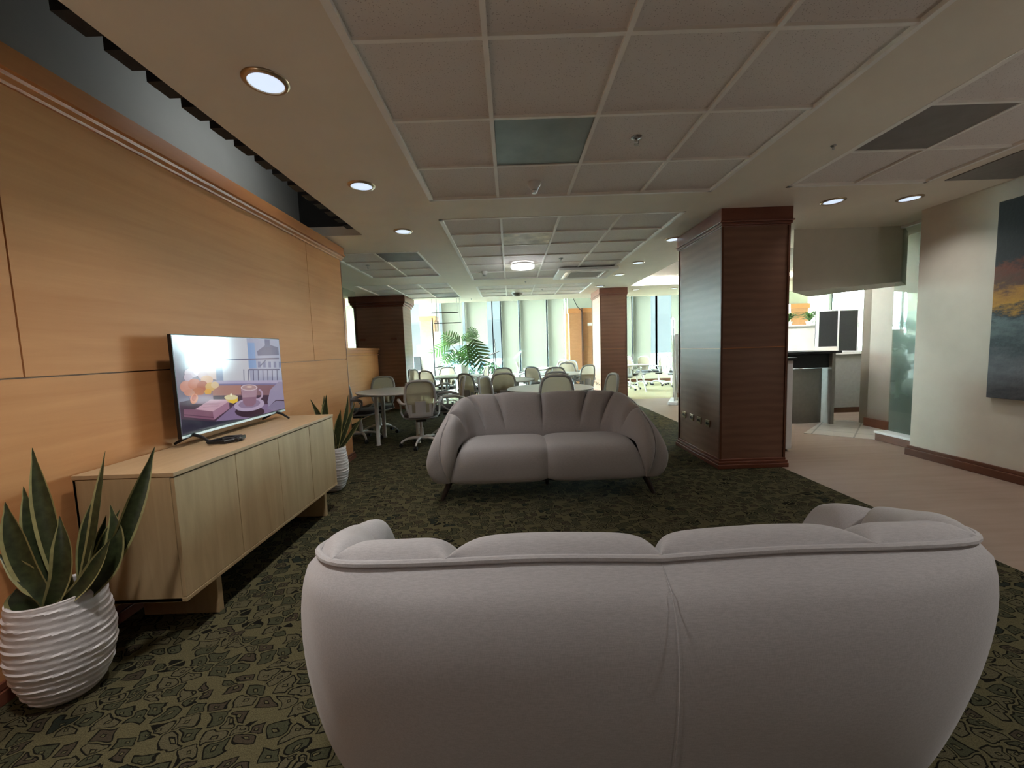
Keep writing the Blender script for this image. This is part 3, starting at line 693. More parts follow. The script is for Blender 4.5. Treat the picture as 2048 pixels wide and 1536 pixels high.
shp([(560, 1012), (745, 895), (755, 975), (572, 1112)], (158, 116, 138))
shp([(235, 1040), (570, 1078), (572, 1090), (235, 1052)], (98, 62, 82))
for k in range(5): shp([(450 + k * 8, 960 - k * 17), (610 + k * 14, 968 - k * 17), (610 + k * 14, 972 - k * 17), (450 + k * 8, 964 - k * 17)], (160, 124, 140))
shp([(695, 850), (850, 830), (850, 890), (800, 920), (740, 905)], (206, 176, 110))              # candle glass
shp([(750, 870), (848, 850), (845, 900), (800, 918), (755, 905)], (226, 186, 60))
ell(772, 845, 78, 30, (214, 200, 156)); ell(772, 815, 10, 18, (250, 240, 210))
ell(990, 1020, 175, 70, (56, 34, 48)); ell(985, 935, 180, 78, (176, 158, 182), rot=-.12); ell(985, 925, 130, 50, (140, 120, 146), rot=-.12)
shp([(885, 735), (1080, 725), (1060, 920), (1020, 955), (950, 955), (915, 920)], (164, 132, 146))  # cup
shp([(900, 850), (1070, 840), (1060, 920), (1020, 955), (950, 955), (915, 920)], (140, 104, 122))
ell(983, 730, 98, 38, (206, 186, 192)); ell(983, 730, 84, 30, (170, 138, 140)); ell(985, 722, 34, 12, (206, 176, 166))
for k in range(9):
    t0, t1 = -1.4 + k * .33, -1.4 + (k + 1) * .33
    shp([(1085 + 62 * math.cos(t0), 810 + 68 * math.sin(t0)), (1085 + 62 * math.cos(t1), 810 + 68 * math.sin(t1)), (1085 + 42 * math.cos(t1), 810 + 46 * math.sin(t1)), (1085 + 42 * math.cos(t0), 810 + 46 * math.sin(t0))], (176, 150, 172))
shp([(1200, 900), (1230, 760), (1330, 660), (1375, 660), (1400, 880), (1300, 880), (1210, 960)], (150, 140, 166))   # knitwear
shp([(1190, 975), (1300, 890), (1400, 895), (1408, 985), (1250, 1010)], (130, 120, 146))
scr.build('screen', smats, tv)
tag(MB().tube([(TX + .10, 2.37, .832), (TX + .15, 2.40, .842), (TX + .20, 2.43, .836), (TX + .24, 2.49, .838), (TX + .25, 2.44, .834), (TX + .20, 2.36, .833), (TX + .13, 2.33, .84), (TX + .17, 2.44, .846), (TX + .23, 2.47, .843), (TX + .245, 2.40, .834)], .0115, 8).build('power_cable', M['black'], smooth=True), 'coiled black cable lying in front of the television foot', 'cable')

# ------------------------------------------------------------------ potted snake plants
def ribbon(path, wid, face, twist=0.0):
    mb = MB(); n_ = 16; rows = []
    for i in range(n_ + 1):
        t = i / n_; p = catmull(path, t * (len(path) - 1)); q = catmull(path, min(len(path) - 1, t * (len(path) - 1) + .05)); q0 = catmull(path, max(0, t * (len(path) - 1) - .05))
        tn = Vector(q - q0).normalized(); ff = Vector(face); ff.rotate(Matrix.Rotation(twist * t, 3, 'Z')); sd = tn.cross(ff).normalized(); nn = sd.cross(tn)
        wv = wid * (.45 + .55 * math.sin(PI * min(1, t * 1.15)) ** .7) * (1 - max(0, (t - .62) / .38) ** 1.7) + .0008
        rows.append([tuple(Vector(p) + sd * (wv * a) + nn * (wv * b2)) for a, b2 in ((-1, .34), (-.78, .20), (-.4, .02), (0, -.03), (.4, .02), (.78, .20), (1, .34))])
    vs = [p for r in rows for p in r]
    for i in range(n_):
        for j in range(6):
            mb.mi = 1 if j in (0, 5) else 0; mb.add([rows[i][j], rows[i][j + 1], rows[i + 1][j + 1], rows[i + 1][j]], [(0, 1, 2, 3)])
    return mb
def pot_mesh(seed):
    rnd = random.Random(seed); seg = 72; prof = []
    pts = [(.080, 0), (.102, .02), (.126, .07), (.145, .14), (.153, .21), (.150, .29), (.142, .36), (.135, .425)]
    nz_ = 96; rows = []
    for i in range(nz_ + 1):
        t = i / nz_; r_, z = catmull(pts, t * (len(pts) - 1)); row = []
        for k in range(seg):
            a = 2 * PI * k / seg
            ph = (z + .010 * math.sin(a + 1.0) + .006 * math.sin(2 * a + seed)) / .0268
            fr = ph - math.floor(ph); ridge = .0075 * (fr ** 1.3) * (1 if z < .42 else .3) * (.7 + .3 * math.sin(3 * a + math.floor(ph) * 2.1))
            if z < .05: ridge *= z / .05
            row.append(((r_ + ridge) * math.cos(a), (r_ + ridge) * math.sin(a), z))
        rows.append(row)
    mb = MB(); mb.grid(rows, cv=True); mb.add(rows[0], [list(range(seg))[::-1]])
    inn = [(.136, .428), (.128, .430), (.121, .424), (.119, .36)]
    rw = [rows[-1]] + [[(r_ * math.cos(2 * PI * k / seg), r_ * math.sin(2 * PI * k / seg), z) for k in range(seg)] for r_, z in inn]
    mb.grid(rw, cv=True); return mb
def snake_plant(label, loc, leaves, seed):
    o = thing('potted_snake_plant', label, 'potted plant', loc)
    pot_mesh(seed).build('pot', M['pot'], o, smooth=True)
    MB().lathe([(.001, .372), (.06, .375), (.120, .37)], 24, cap=False).build('soil', M['soil'], o, smooth=True)
    for path, wid, face, tw in leaves:
        ribbon(path, wid, face, tw).build('leaf', [M['leaf'], M['leaf_edge']], o, smooth=True)
F = (.25, -.9, .15)
near = []
def lf(bx, by, tipx, tipz, tipy=0.0, bend=0.0, w_=.034, mid=None, face=F, tw=0.0):
    z0 = .37; p0 = (bx, by, z0); p3 = (tipx, tipy, tipz); dx = tipx - bx
    p1 = (bx + dx * .28 - bend, by + (tipy - by) * .3, z0 + (tipz - z0) * .36); p2 = (bx + dx * .62 - bend * .8, by + (tipy - by) * .65, z0 + (tipz - z0) * .70)
    near.append(([p0, p1, p2, p3], w_, face, tw))
lf(.02, .03, -.085, 1.00, .05, .02, .040)
lf(.03, .05, .20, .975, .06, -.03, .030, face=(-.3, -.9, .1))
lf(.09, .02, .40, .985, .06, -.06, .032, face=(.7, -.7, .1))
lf(-.02, -.01, -.165, .80, .0, .04, .044)
lf(-.01, .02, -.16, .84, .06, .03, .038)
lf(-.05, .0, -.205, .60, -.02, -.02, .036, face=(.2, -.8, .5))
lf(.015, -.05, .11, .755, -.05, -.045, .036)
lf(.08, .0, .235, .765, .02, -.09, .030, face=(.5, -.8, .1))
lf(.04, -.05, .26, .645, -.02, -.05, .028, face=(.3, -.8, .4))
lf(.05, .05, .15, .70, .08, -.02, .024)
lf(.06, -.02, .20, .58, .0, -.03, .018)
lf(.0, -.07, -.03, .50, -.10, .02, .045)
lf(.03, .07, .09, .78, .10, .01, .024)
lf(.07, .05, .20, .72, .09, .0, .022)
near = [([tuple(np.array(p) * np.array([.93 if p[0] < 0 else 1, 1, 1])) for p in P_], a, b2, c) for P_, a, b2, c in near]
snake_plant('snake plant in white ribbed pot, front left corner before the sideboard', (-1.845, 1.53, 0), near, 1)
far_ = []
for bx, tipx, tipz, tipy, bend, w_ in ((-.05, -.10, .84, .10, -.04, .026), (-.02, -.08, .93, .12, .02, .030), (0, -.01, .945, .02, .03, .036), (.03, .17, .93, .10, -.05, .022), (.04, .14, .80, -.03, -.01, .036), (.05, .25, .86, .06, -.03, .022), (.06, .33, .72, .02, -.03, .020), (.02, .08, .62, -.08, 0, .034), (-.01, -.05, .66, -.09, .02, .030), (-.04, -.16, .91, .0, -.03, .032)):
    p0 = (bx, 0, .37); far_.append(([p0, (bx + (tipx - bx) * .28 - bend, tipy * .3, .37 + (tipz - .37) * .36), (bx + (tipx - bx) * .62 - bend * .8, tipy * .65, .37 + (tipz - .37) * .7), (tipx, tipy, tipz)], w_, (.3, -.9, .1), 0))
snake_plant('snake plant in white ribbed pot, beyond the far end of the sideboard', (-1.80, 3.87, 0), far_, 2)

# ------------------------------------------------------------------ office chairs
def make_chair(label):
    root = thing('office_chair', label, 'chair', group='white mesh-back office chairs')
    # local: sitter looks to +y, back rest behind at -y
    def backpt(a, z):   # a -1..1 across, z height -> point on the curved back plane
        y = -.215 - .06 * ((z - .46) / .50) ** 1.6 if z > .46 else -.215 + .03 * ((.46 - z) / .1)
        return (a, y + .55 * a * a, z)
    out = []
    for k in range(40):
        t = 2 * PI * k / 40; cx, sz = math.cos(t), math.sin(t)
        ex = math.copysign(abs(cx) ** .5, cx); ez = math.copysign(abs(sz) ** .5, sz)
        z = .695 + .245 * ez; wdt = .205 - .02 * max(0, ez) + (-.035 if ez < 0 else 0) * abs(ez)
        out.append(backpt(wdt * ex, z))
    mb = MB(); mb.tube(out + [out[0]], .018, 8, cap=False, flat=1.0)
    # lower shell of the back, with two slots left open beside the middle
    for x0, x1, za, zb in ((-.16, -.115, .45, .62), (.115, .16, .45, .62), (-.07, .07, .46, .66), (-.165, .165, .44, .50)):
        rows = [[tuple(np.array(backpt(x0 + (x1 - x0) * i / 6, za + (zb - za) * j / 5)) + np.array([0, -.012 * math.sin(PI * i / 6), 0])) for i in range(7)] for j in range(6)]
        rows2 = [[(p[0], p[1] - .016, p[2]) for p in r_] for r_ in rows]
        mb.grid(rows); mb.grid(rows2)
        ring = rows[0] + [r_[-1] for r_ in rows[1:]] + rows[-1][::-1][1:] + [r_[0] for r_ in rows[::-1][1:-1]]
        ring2 = [(p[0], p[1] - .016, p[2]) for p in ring]; mb.grid([ring, ring2], cv=True)
    mb.build('back_frame', M['chair'], root, smooth=True)
    rows = [[backpt((-.19 + .38 * i / 8) * (1 - .12 * (1 - j / 8)), .50 + .42 * j / 8) for i in range(9)] for j in range(9)]
    MB().grid(rows).build('back_mesh', M['chair_mesh'], root, smooth=True)
    # seat: pale pan with dark pad
    def slab(w_, y0, y1, z0, z1, ex=4):
        rows = []
        for zz, sc_ in ((z0, .90), (z0 + .012, .98), ((z0 + z1) / 2, 1.0), (z1 - .012, .97), (z1, .88)):
            rows.append([(w_ * sc_ * math.copysign(abs(math.cos(t)) ** .5, math.cos(t)), (y0 + y1) / 2 + (y1 - y0) / 2 * sc_ * math.copysign(abs(math.sin(t)) ** .5, math.sin(t)), zz) for t in [2 * PI * k / 32 for k in range(32)]])
        mb = MB(); mb.grid(rows, cv=True); mb.add(rows[0], [list(range(32))[::-1]]); mb.add(rows[-1], [list(range(32))]); return mb
    slab(.235, -.20, .25, .405, .435).build('seat_pan', M['chair'], root, smooth=True)
    slab(.232, -.19, .255, .435, .49).build('seat_cushion', M['seat_cloth'], root, smooth=True)
    for sx in (-1, 1):
        pth = [(.19 * sx, -.225, .63), (.245 * sx, -.19, .635), (.285 * sx, -.08, .665), (.292 * sx, .06, .665), (.287 * sx, .15, .64), (.275 * sx, .135, .56), (.262 * sx, .04, .47), (.225 * sx, -.05, .42)]
        sm = [tuple(catmull(pth, t / 4)) for t in range(29)]
        MB().tube(sm, [.013 + .012 * math.sin(PI * min(1, t / 18)) for t in range(29)], 8, flat=1.0).build('armrest', M['chair'], root, smooth=True)
    MB().box(-.07, .07, -.09, .09, .355, .41).build('tilt_mechanism', M['black'], root, bevel=.01)
    mb = MB(); mb.lathe([(.028, .11), (.028, .26)], 14); mb.lathe([(.017, .24), (.017, .37)], 12); mb.build('gas_column', M['white_metal'], root, smooth=True)
    mb = MB()
    for k in range(5):
        a = PI / 2 + .3 + 2 * PI * k / 5; c, s_ = math.cos(a), math.sin(a)
        mb.tube([(c * r_, s_ * r_, z) for r_, z in ((.02, .115), (.10, .128), (.19, .118), (.26, .088), (.29, .060))], [.026, .023, .019, .016, .014], 8, flat=.8)
    star = mb.build('star_base', M['white_metal'], root, smooth=True)
    for k in range(5):
        a = PI / 2 + .3 + 2 * PI * k / 5; c, s_ = math.cos(a), math.sin(a); mb = MB()
        for off in (-.014, .014):
            px, py = .292 * c - s_ * off, .292 * s_ + c * off
            mb.tube([(px - s_ * -.009, py + c * -.009, .029), (px - s_ * .009, py + c * .009, .029)], .028, 12)
        mb.build('caster', M['black'], star, smooth=True)
    return root
R = math.radians
chairs = [
    (-2.34, 6.10, -92, 'white mesh chair half hidden by the wood wall end, left of the first round table'),
    (-2.22, 6.62, 176, 'white mesh chair behind the first round table, backed by the wood half wall'),
    (-1.30, 5.62, 14, 'white mesh chair turned away, in front of the first round table by the sofa arm'),
    (-1.00, 6.22, 104, 'white mesh chair at the right side of the first round table'),
    (-2.02, 9.10, -112, 'white mesh chair side-on beside the lit edge of the wide dark pillar'),
    (-1.63, 8.45, -32, 'white mesh chair turned away at the near side of the rear left table'),
    (-1.62, 9.85, 178, 'white mesh chair under the hanging black bars, facing out over the rear left table'),
    (-.80, 9.35, 110, 'white mesh chair just right of the tall monstera planter'),
    (-.64, 7.10, -40, 'white mesh chair with dark seat at the left of the middle table'),
    (-.17, 8.0, 180, 'white mesh chair at the far side of the middle table, below the sign stand'),
    (-.14, 6.92, 2, 'white mesh chair at the near side of the middle table, turned away'),
    (.50, 7.45, 82, 'white mesh chair at the right of the middle table, partly behind the central chair'),
    (.545, 5.04, 0, 'white mesh chair right behind the centre of the far sofa, turned away'),
    (-.16, 5.58, -112, 'white mesh chair leaning at the left end of the table behind the sofa'),
    (1.20, 5.62, 100, 'white mesh chair side-on in front of the dark far pillar'),
    (.74, 6.15, 182, 'white mesh chair at the far side of the table behind the sofa'),
    (.60, 8.42, -45, 'white mesh chair at the left of the rear right table'),
    (1.32, 9.28, 178, 'white mesh chair at the far side of the rear right table, before the orange pier'),
    (1.47, 8.50, 34, 'white mesh chair turned away beside the lit face of the far pillar'),
    (.86, 8.15, 4, 'white mesh chair at the near side of the rear right table'),
    (.42, 11.1, -88, 'white mesh chair at the left of the windowside table, nearer of the two'),
    (.46, 11.65, -95, 'white mesh chair at the left of the windowside table, farther of the two'),
    (1.42, 11.75, 140, 'white mesh chair at the right of the table by the windows, seen against a blind'),
    (1.70, 11.45, 170, 'pale chair crowded behind another one in front of the orange pier'),
    (2.12, 11.0, 85, 'pale chair side-on touching the far pillar outline, nearer one of the two'),
    (2.22, 11.5, 80, 'pale chair side-on touching the far pillar outline, farther one of the two'),
    (3.55, 11.9, -40, 'white mesh chair with dark seat pushed under the slant-legged table'),
    (3.75, 13.2, 150, 'pale mesh chair farthest left against the bright blind, right of the far pillar'),
    (4.35, 13.1, 160, 'pale mesh chair second along against the bright blind, right of the far pillar'),
    (4.85, 13.1, 20, 'tan mesh chair turned away under the middle of the right-hand blinds'),
    (5.05, 12.55, -75, 'pale chair side-on between the tan chair and the banner'),
    (5.15, 12.0, -60, 'pale chair partly hidden behind the roll up banner'),
]
proto = None
for x, y, a, lab in chairs:
    h = random.uniform(.985, 1.015) * (1.06 if 'right behind the centre' in lab else 1.0)
    if proto is None:
        proto = make_chair(lab); proto.location = (x, y, 0); proto.rotation_euler = (0, 0, R(a))
    else: dup(proto, (x, y, 0), R(a), lab, (1, 1, h))

# ------------------------------------------------------------------ round tables
def round_table(label):
    o = thing('round_table', label, 'table', group='white round tables')
    MB().lathe([(.001, .742), (.58, .742), (.603, .748), (.61, .757), (.606, .766), (.59, .768), (.001, .768)], 64, cap=False).build('tabletop', M['white_metal'], o, smooth=True)
    for k in range(4):
        a = PI / 4 + .15 + k * PI / 2
        MB().lathe([(.034, 0), (.034, .012), (.028, .02), (.028, .742)], 14, (.40 * math.cos(a), .40 * math.sin(a), 0)).build('leg', M['white_metal'], o, smooth=True)
    mb = MB(); mb.tube([(.40 * math.cos(PI / 4 + .15), .40 * math.sin(PI / 4 + .15), .72), (-.40 * math.cos(PI / 4 + .15), -.40 * math.sin(PI / 4 + .15), .72)], .018, 8)
    mb.tube([(.40 * math.cos(3 * PI / 4 + .15), .40 * math.sin(3 * PI / 4 + .15), .72), (-.40 * math.cos(3 * PI / 4 + .15), -.40 * math.sin(3 * PI / 4 + .15), .72)], .018, 8)
    mb.build('cross_rail', M['white_metal'], o, smooth=True)
    return o
tabs = [(-1.72, 6.05, 'white round table nearest the end of the wood wall'), (.545, 5.66, 'white round table directly behind the far sofa'), (-.175, 7.43, 'white round table in the middle, left of the central chair'),
        (-1.25, 9.12, 'white round table before the monstera planter, by the wide dark pillar'), (1.06, 8.74, 'white round table in front of the orange pier, left of the far pillar'), (.96, 11.3, 'white round table closest to the bright blinds')]
tp = None
for x, y, lab in tabs:
    if tp is None: tp = round_table(lab); tp.location = (x, y, 0)
    else: dup(tp, (x, y, 0), random.uniform(-.2, .2), lab)
tg = thing('folding_table', 'white rectangular table with slanted legs at the edge of the far pillar', 'table', (3.1, 11.45, 0))
box(-.75, .75, -.35, .35, .735, .768).build('tabletop', M['white_metal'], tg, bevel=.006)
for sx in (-1, 1):
    for sy in (-1, 1): MB().tube([(sx * .50, sy * .24, .735), (sx * .68, sy * .33, 0.0)], .02, 8).build('leg', M['white_metal'], tg, smooth=True)

# ------------------------------------------------------------------ ceiling fittings
def downlight(x, y, label, power=9.0, grp='recessed round downlights'):
    o = thing('downlight', label, 'ceiling light', (x, y, CEIL), group=grp)
    MB().lathe([(.078, -.004), (.080, -.012), (.090, -.012), (.102, -.006), (.104, -.001)], 40, cap=False).build('trim_ring', M['brass'], o, smooth=True)
    MB().lathe([(.001, -.0065), (.0795, -.0065)], 40, cap=False).build('lens', M['lamp'], o)
    l_ = bpy.data.lights.new('downlight_lamp', 'SPOT'); l_.energy = power; l_.spot_size = R(125); l_.spot_blend = .9; l_.shadow_soft_size = .07; l_.color = (1.0, .96, .91)
    lo = bpy.data.objects.new('downlight_lamp', l_); COL.objects.link(lo); lo.parent = o; lo.location = (0, 0, -.02)
DL = 42
downlight(-1.128, 2.044, 'large lit downlight over the oak sideboard, closest of the left row', DL * 1.3)
downlight(-1.123, 3.269, 'lit bluish downlight second along the left row', DL * 1.3)
downlight(-1.121, 4.483, 'lit downlight third along the left row, near the end of the slot', DL)
downlight(3.167, 3.99, 'lit downlight by the top of the near pillar, right side', DL * .5)
downlight(3.90, 3.98, 'lit downlight closest to the right wall with the painting', DL * .9)
downlight(2.115, 5.20, 'small downlight beside the left edge of the near pillar top', DL * .25)
downlight(2.104, 6.575, 'small downlight second along the row toward the far pillar', DL * .25)
downlight(2.078, 7.608, 'small downlight third along the row toward the far pillar', DL * .25)
downlight(2.02, 8.95, 'small downlight right above the lit side of the far pillar', DL * .25)
downlight(3.056, 9.715, 'tiny downlight in the pale band just right of the far pillar', DL * .25)
downlight(3.95, 9.70, 'tiny downlight in the pale band by the near pillar edge', DL * .25)
for x, y in ((-1.12, .8), (-1.12, -.45), (-1.12, -1.7), (2.12, .4), (2.12, -1.0), (3.9, 2.75), (3.9, 1.4), (.5, -1.2), (.5, -2.2)):
    downlight(x, y, 'recessed downlight behind the viewpoint', DL * (.8 if x > 3 else 2.7 if y > 0 else .9), 'downlights behind the viewpoint')

for x, y, pw, lab in ((4.05, 1.35, 24, 'added fill uplighter by the right wall, beside the viewpoint'), (-1.78, .55, 8, 'added fill uplighter by the wood wall, beside the viewpoint'), (.6, -2.7, 8, 'added fill uplighter behind the viewpoint')):
    o = thing('added_fill_uplighter', lab, 'added fill lamp', (x, y, 0))  # unseen uplighters added as fill for the front of the room
    MB().lathe([(.13, 0), (.14, .02), (.14, .34), (.125, .34), (.12, .12), (.001, .12)], 32, cap=False).build('can', M['black'], o, smooth=True)
    MB().lathe([(.001, .20), (.118, .20)], 24, cap=False).build('lens', M['lamp2'], o)
    l_ = bpy.data.lights.new('added_fill_light', 'SPOT'); l_.energy = pw; l_.spot_size = R(165); l_.spot_blend = .6; l_.shadow_soft_size = .12; l_.color = (1.0, .96, .92)
    lo = bpy.data.objects.new('added_fill_light', l_); COL.objects.link(lo); lo.parent = o; lo.location = (0, 0, .36); lo.rotation_euler = (PI, 0, 0)

rl = thing('round_ceiling_lamp', 'bright white round surface lamp on the middle tile field', 'ceiling light', (.238, 6.39, CEIL))
MB().lathe([(.17, .002), (.182, -.012), (.185, -.022)], 40, cap=False).build('lamp_rim', M['white'], rl, smooth=True)
MB().lathe([(.185, -.022), (.185, -.055), (.172, -.068), (.001, -.072)], 40, cap=False).build('lamp_diffuser', M['lamp2'], rl, smooth=True)
ll = bpy.data.lights.new('round_lamp_light', 'POINT'); ll.energy = 6; ll.shadow_soft_size = .15; ll.color = (.95, .98, 1); lo = bpy.data.objects.new('round_lamp_light', ll); COL.objects.link(lo); lo.parent = rl; lo.location = (0, 0, -.25)

def sprinkler(x, y, lab, z=CEIL, k=1.0):
    o = thing('sprinkler', lab, 'sprinkler', (x, y, z), group='ceiling sprinklers')
    MB().lathe([(.034 * k, .001), (.034 * k, -.004), (.022 * k, -.010), (.012 * k, -.011)], 24, cap=False).build('escutcheon', M['steel'], o, smooth=True)
    mb = MB(); mb.tube([(0, 0, -.005), (0, 0, -.030 * k)], .007 * k, 8); mb.tube([(-.012 * k, 0, -.022 * k), (-.014 * k, 0, -.035 * k), (0, 0, -.048 * k), (.014 * k, 0, -.035 * k), (.012 * k, 0, -.022 * k)], .003 * k, 6); mb.lathe([(.016 * k, -.050 * k), (.016 * k, -.047 * k)], 14)
    mb.build('sprinkler_head', M['steel'], o, smooth=True)
sprinkler(.863, 2.711, 'chrome sprinkler head in the front tile field', CEIL + .018)
sprinkler(2.271, 2.875, 'small pale sprinkler tip in the plaster strip between tile fields', k=.5)
sprinkler(.811, 6.163, 'chrome sprinkler head in the middle tile field, right of the round lamp', CEIL + .018)
sprinkler(-2.107, 6.20, 'dark sprinkler head in the tile field past the wood wall', CEIL + .018)
sprinkler(.35, 8.05, 'tiny dark sprinkler in the plaster band between middle and far tile fields', k=.6)
sprinkler(-.95, 10.4, 'tiny dark sprinkler in the plaster band above the windows', k=.6)
sprinkler(.78, 9.3, 'tiny sprinkler in the far tile field', CEIL + .018, .7)
def detector(x, y, lab, k=1.0, m='white'):
    o = thing('smoke_detector', lab, 'smoke detector', (x, y, CEIL + .018), group='ceiling smoke detectors')
    MB().lathe([(.055 * k, 0), (.055 * k, -.018 * k), (.040 * k, -.040 * k), (.026 * k, -.060 * k)], 28, cap=False).build('detector_base', M[m], o, smooth=True)
    MB().lathe([(.026 * k, -.060 * k), (.028 * k, -.068 * k), (.020 * k, -.082 * k), (.001, -.084 * k)], 20, cap=False).build('sensor_tip', M['steel'], o, smooth=True)
detector(.24, 3.37, 'pale smoke detector hanging in the front tile field')
detector(-.394, 6.974, 'pale smoke detector in the middle tile field, left of the round lamp')
o = thing('dome_camera', 'dark dome in a white ring on the far tile field', 'dome', (.21, 9.6, CEIL + .018))
MB().lathe([(.17, .0), (.175, -.015), (.13, -.03)], 28, cap=False).build('ring', M['white'], o, smooth=True)
MB().lathe([(.13, -.028), (.11, -.07), (.06, -.095), (.001, -.10)], 24, cap=False).build('dome', M['grey'], o, smooth=True)
ac = thing('air_conditioner', 'square ceiling cassette air conditioner at the corner of the middle tile field', 'air conditioner', (1.35, 7.22, CEIL))
box(-.50, .50, -.46, .46, -.05, -.005).build('cassette_panel', M['white'], ac, bevel=.012)
box(-.27, .27, -.25, .25, -.052, -.044).build('intake_grille', M['grey'], ac, bevel=.004)
for a in range(4):
    mb = MB(); mb.box(-.30, .30, -.37, -.31, -.056, -.044, rz=a * PI / 2); mb.build('air_flap', M['steel'] if a % 2 else M['white'], ac, bevel=.004)
def cpanel(x0, x1, y0, y1, m, lab):
    tag(box(x0 + .014, x1 - .014, y0 + .014, y1 - .014, CEIL + .008, CEIL + .017).build('ceiling_panel', M[m]), lab, 'ceiling panel')
cpanel(-.062, .552, 2.43, 3.035, 'steel_tile', 'dark grey metal panel in the front tile field')
cpanel(2.46, 3.03, 2.43, 2.99, 'dark_tile', 'dark brown panel in the right tile field')
cpanel(-.05, .55, 4.74, 5.27, 'stain_tile', 'pale mottled panel in the second row of the middle tile field')
cpanel(-.05, .55, 6.40, 7.02, 'stain_tile', 'pale mottled panel behind the round lamp')
cpanel(-1.76, -1.18, 5.40, 5.97, 'dark_tile', 'dark panel in the tile field past the wood wall')
cpanel(-.045, .56, 9.0, 9.55, 'stain_tile', 'pale mottled panel in the far tile field')
cpanel(-1.78, -1.18, 9.3, 10.0, 'dark_tile', 'dark panel at the back of the rear left tile field')
cpanel(-4.3, -3.7, 6.3, 6.9, 'dark_tile', 'dark panel in the outermost left tile field')
tag(box(3.78, 4.38, 2.55, 3.56, CEIL - .008, CEIL - .001).build('ceiling_vent', M['grey'], bevel=.002), 'flat dark vent in the plaster beside the right wall', 'vent')

# ------------------------------------------------------------------ painting on the right wall
m, n, l, b = nt('abstract_paint')
tc = n.new('ShaderNodeTexCoord'); sep = n.new('ShaderNodeSeparateXYZ'); l.new(tc.outputs['Object'], sep.inputs[0])
nz1 = n.new('ShaderNodeTexNoise'); mp = n.new('ShaderNodeMapping'); mp.inputs['Scale'].default_value = (1, 3.2, 7); nz1.inputs['Scale'].default_value = 1.6; nz1.inputs['Detail'].default_value = 8; nz1.inputs['Roughness'].default_value = .7
l.new(tc.outputs['Object'], mp.inputs['Vector']); l.new(mp.outputs['Vector'], nz1.inputs['Vector'])
ad = n.new('ShaderNodeMath'); ad.operation = 'MULTIPLY_ADD'; ad.inputs[1].default_value = .55; l.new(nz1.outputs['Fac'], ad.inputs[0]); l.new(sep.outputs['Z'], ad.inputs[2])
mr = n.new('ShaderNodeMapRange'); mr.inputs['From Min'].default_value = .736 + .275; mr.inputs['From Max'].default_value = 2.475 + .275; l.new(ad.outputs[0], mr.inputs['Value'])
ca = ramp(mr.outputs[0], [(0, (.05, .055, .065)), (.14, (.14, .15, .17)), (.28, (.035, .05, .06)), (.38, (.12, .17, .18)), (.43, (.02, .03, .035)), (.48, (.50, .26, .03)), (.545, (.36, .17, .03)), (.58, (.10, .05, .03)), (.66, (.16, .04, .02)), (.70, (.018, .018, .02)), (.99, (.012, .014, .014))])
l.new(ca, b.inputs['Base Color']); b.inputs['Roughness'].default_value = .6
nz2 = n.new('ShaderNodeTexNoise'); nz2.inputs['Scale'].default_value = 60; bp = n.new('ShaderNodeBump'); bp.inputs['Strength'].default_value = .4; bp.inputs['Distance'].default_value = .004
l.new(nz2.outputs['Fac'], bp.inputs['Height']); l.new(bp.outputs['Normal'], b.inputs['Normal'])
pt = tag(box(RX - .040, RX - .002, 2.0, 3.655, .736, 2.475).build('painting', m, bevel=.003), 'unframed dark abstract canvas with an orange band on the right wall', 'painting')

# ------------------------------------------------------------------ glass screen past the right wall
gx, gy0, gy1 = 4.79, RE + .02, 5.02
gs = thing('glass_partition', 'tall greenish glass panel on a white curb past the right wall', 'glass partition', (0, 0, 0))
box(gx - .006, gx + .006, gy0, gy1, .13, 2.63).build('pane', M['pglass'], gs)
box(gx + .0065, gx + .008, gy0, gy1, .13, 1.62).build('frosted_film', M['frost'], gs)
box(gx - .03, gx + .03, gy0, gy1 + .01, 2.615, CEIL - .001).build('head_rail', M['white'], gs, bevel=.003)
cb = struct(box(4.66, 5.2, RE, 5.06, 0, .095).build('trim_2', M['base'], bevel=.006))
box(4.65, 5.2, RE, 5.07, .095, .125).build('curb_cap', M['white'], cb, bevel=.006)

# ------------------------------------------------------------------ kitchen corner
mb = MB(); q = [(3.47, 4.95), (4.90, 4.95), (5.0, 5.35), (4.07, 5.50)]
mb.add([(3.47, 4.95, 1.905), (4.80, 4.95, 1.985), (5.2, 5.30, 1.985), (4.07, 5.50, 1.90), (3.47, 4.95, CEIL), (4.80, 4.95, CEIL), (5.2, 5.30, CEIL), (4.07, 5.50, CEIL)], [(0, 1, 2, 3), (4, 7, 6, 5), (0, 4, 5, 1), (1, 5, 6, 2), (2, 6, 7, 3), (3, 7, 4, 0)])
struct(mb.build('wall_kitchen_bulkhead', M['plaster']))
mb = MB(); mb.prism([(5.40, 6.15), (5.56, 6.05), (5.56, 5.92), (6.6, 5.92), (6.6, 6.6), (5.82, 6.6)], 0, CEIL); struct(mb.build('wall_kitchen', M['taupe']))
struct(box(5.27, 5.32, 5.06, 5.92, 0, .13).build('baseboard_kitchen', M['base']))
o = thing('counter_end', 'slim white counter end with dark top just right of the near pillar', 'counter', (0, 0, 0))
box(2.92, 3.22, 4.68, 5.30, .03, 1.09).build('white_panel', M['white'], o, bevel=.003)
box(3.235, 3.30, 4.66, 5.30, .03, 1.08).build('edge_panel', M['white'], o, bevel=.003)
box(2.90, 3.33, 4.64, 5.32, 1.09, 1.12).build('top', M['black'], o, bevel=.004)
box(2.94, 3.29, 4.72, 5.28, 0, .03).build('plinth', M['base'], o)
o = thing('bar_counter', 'dark high counter with black apron and grey front in the kitchen corner', 'counter', (0, 0, 0))
box(3.9, 5.02, 6.05, 6.75, 1.10, 1.135).build('top', M['black_matte'], o, bevel=.004)
box(3.95, 4.92, 6.14, 6.17, .88, 1.10).build('apron', M['black_matte'], o)
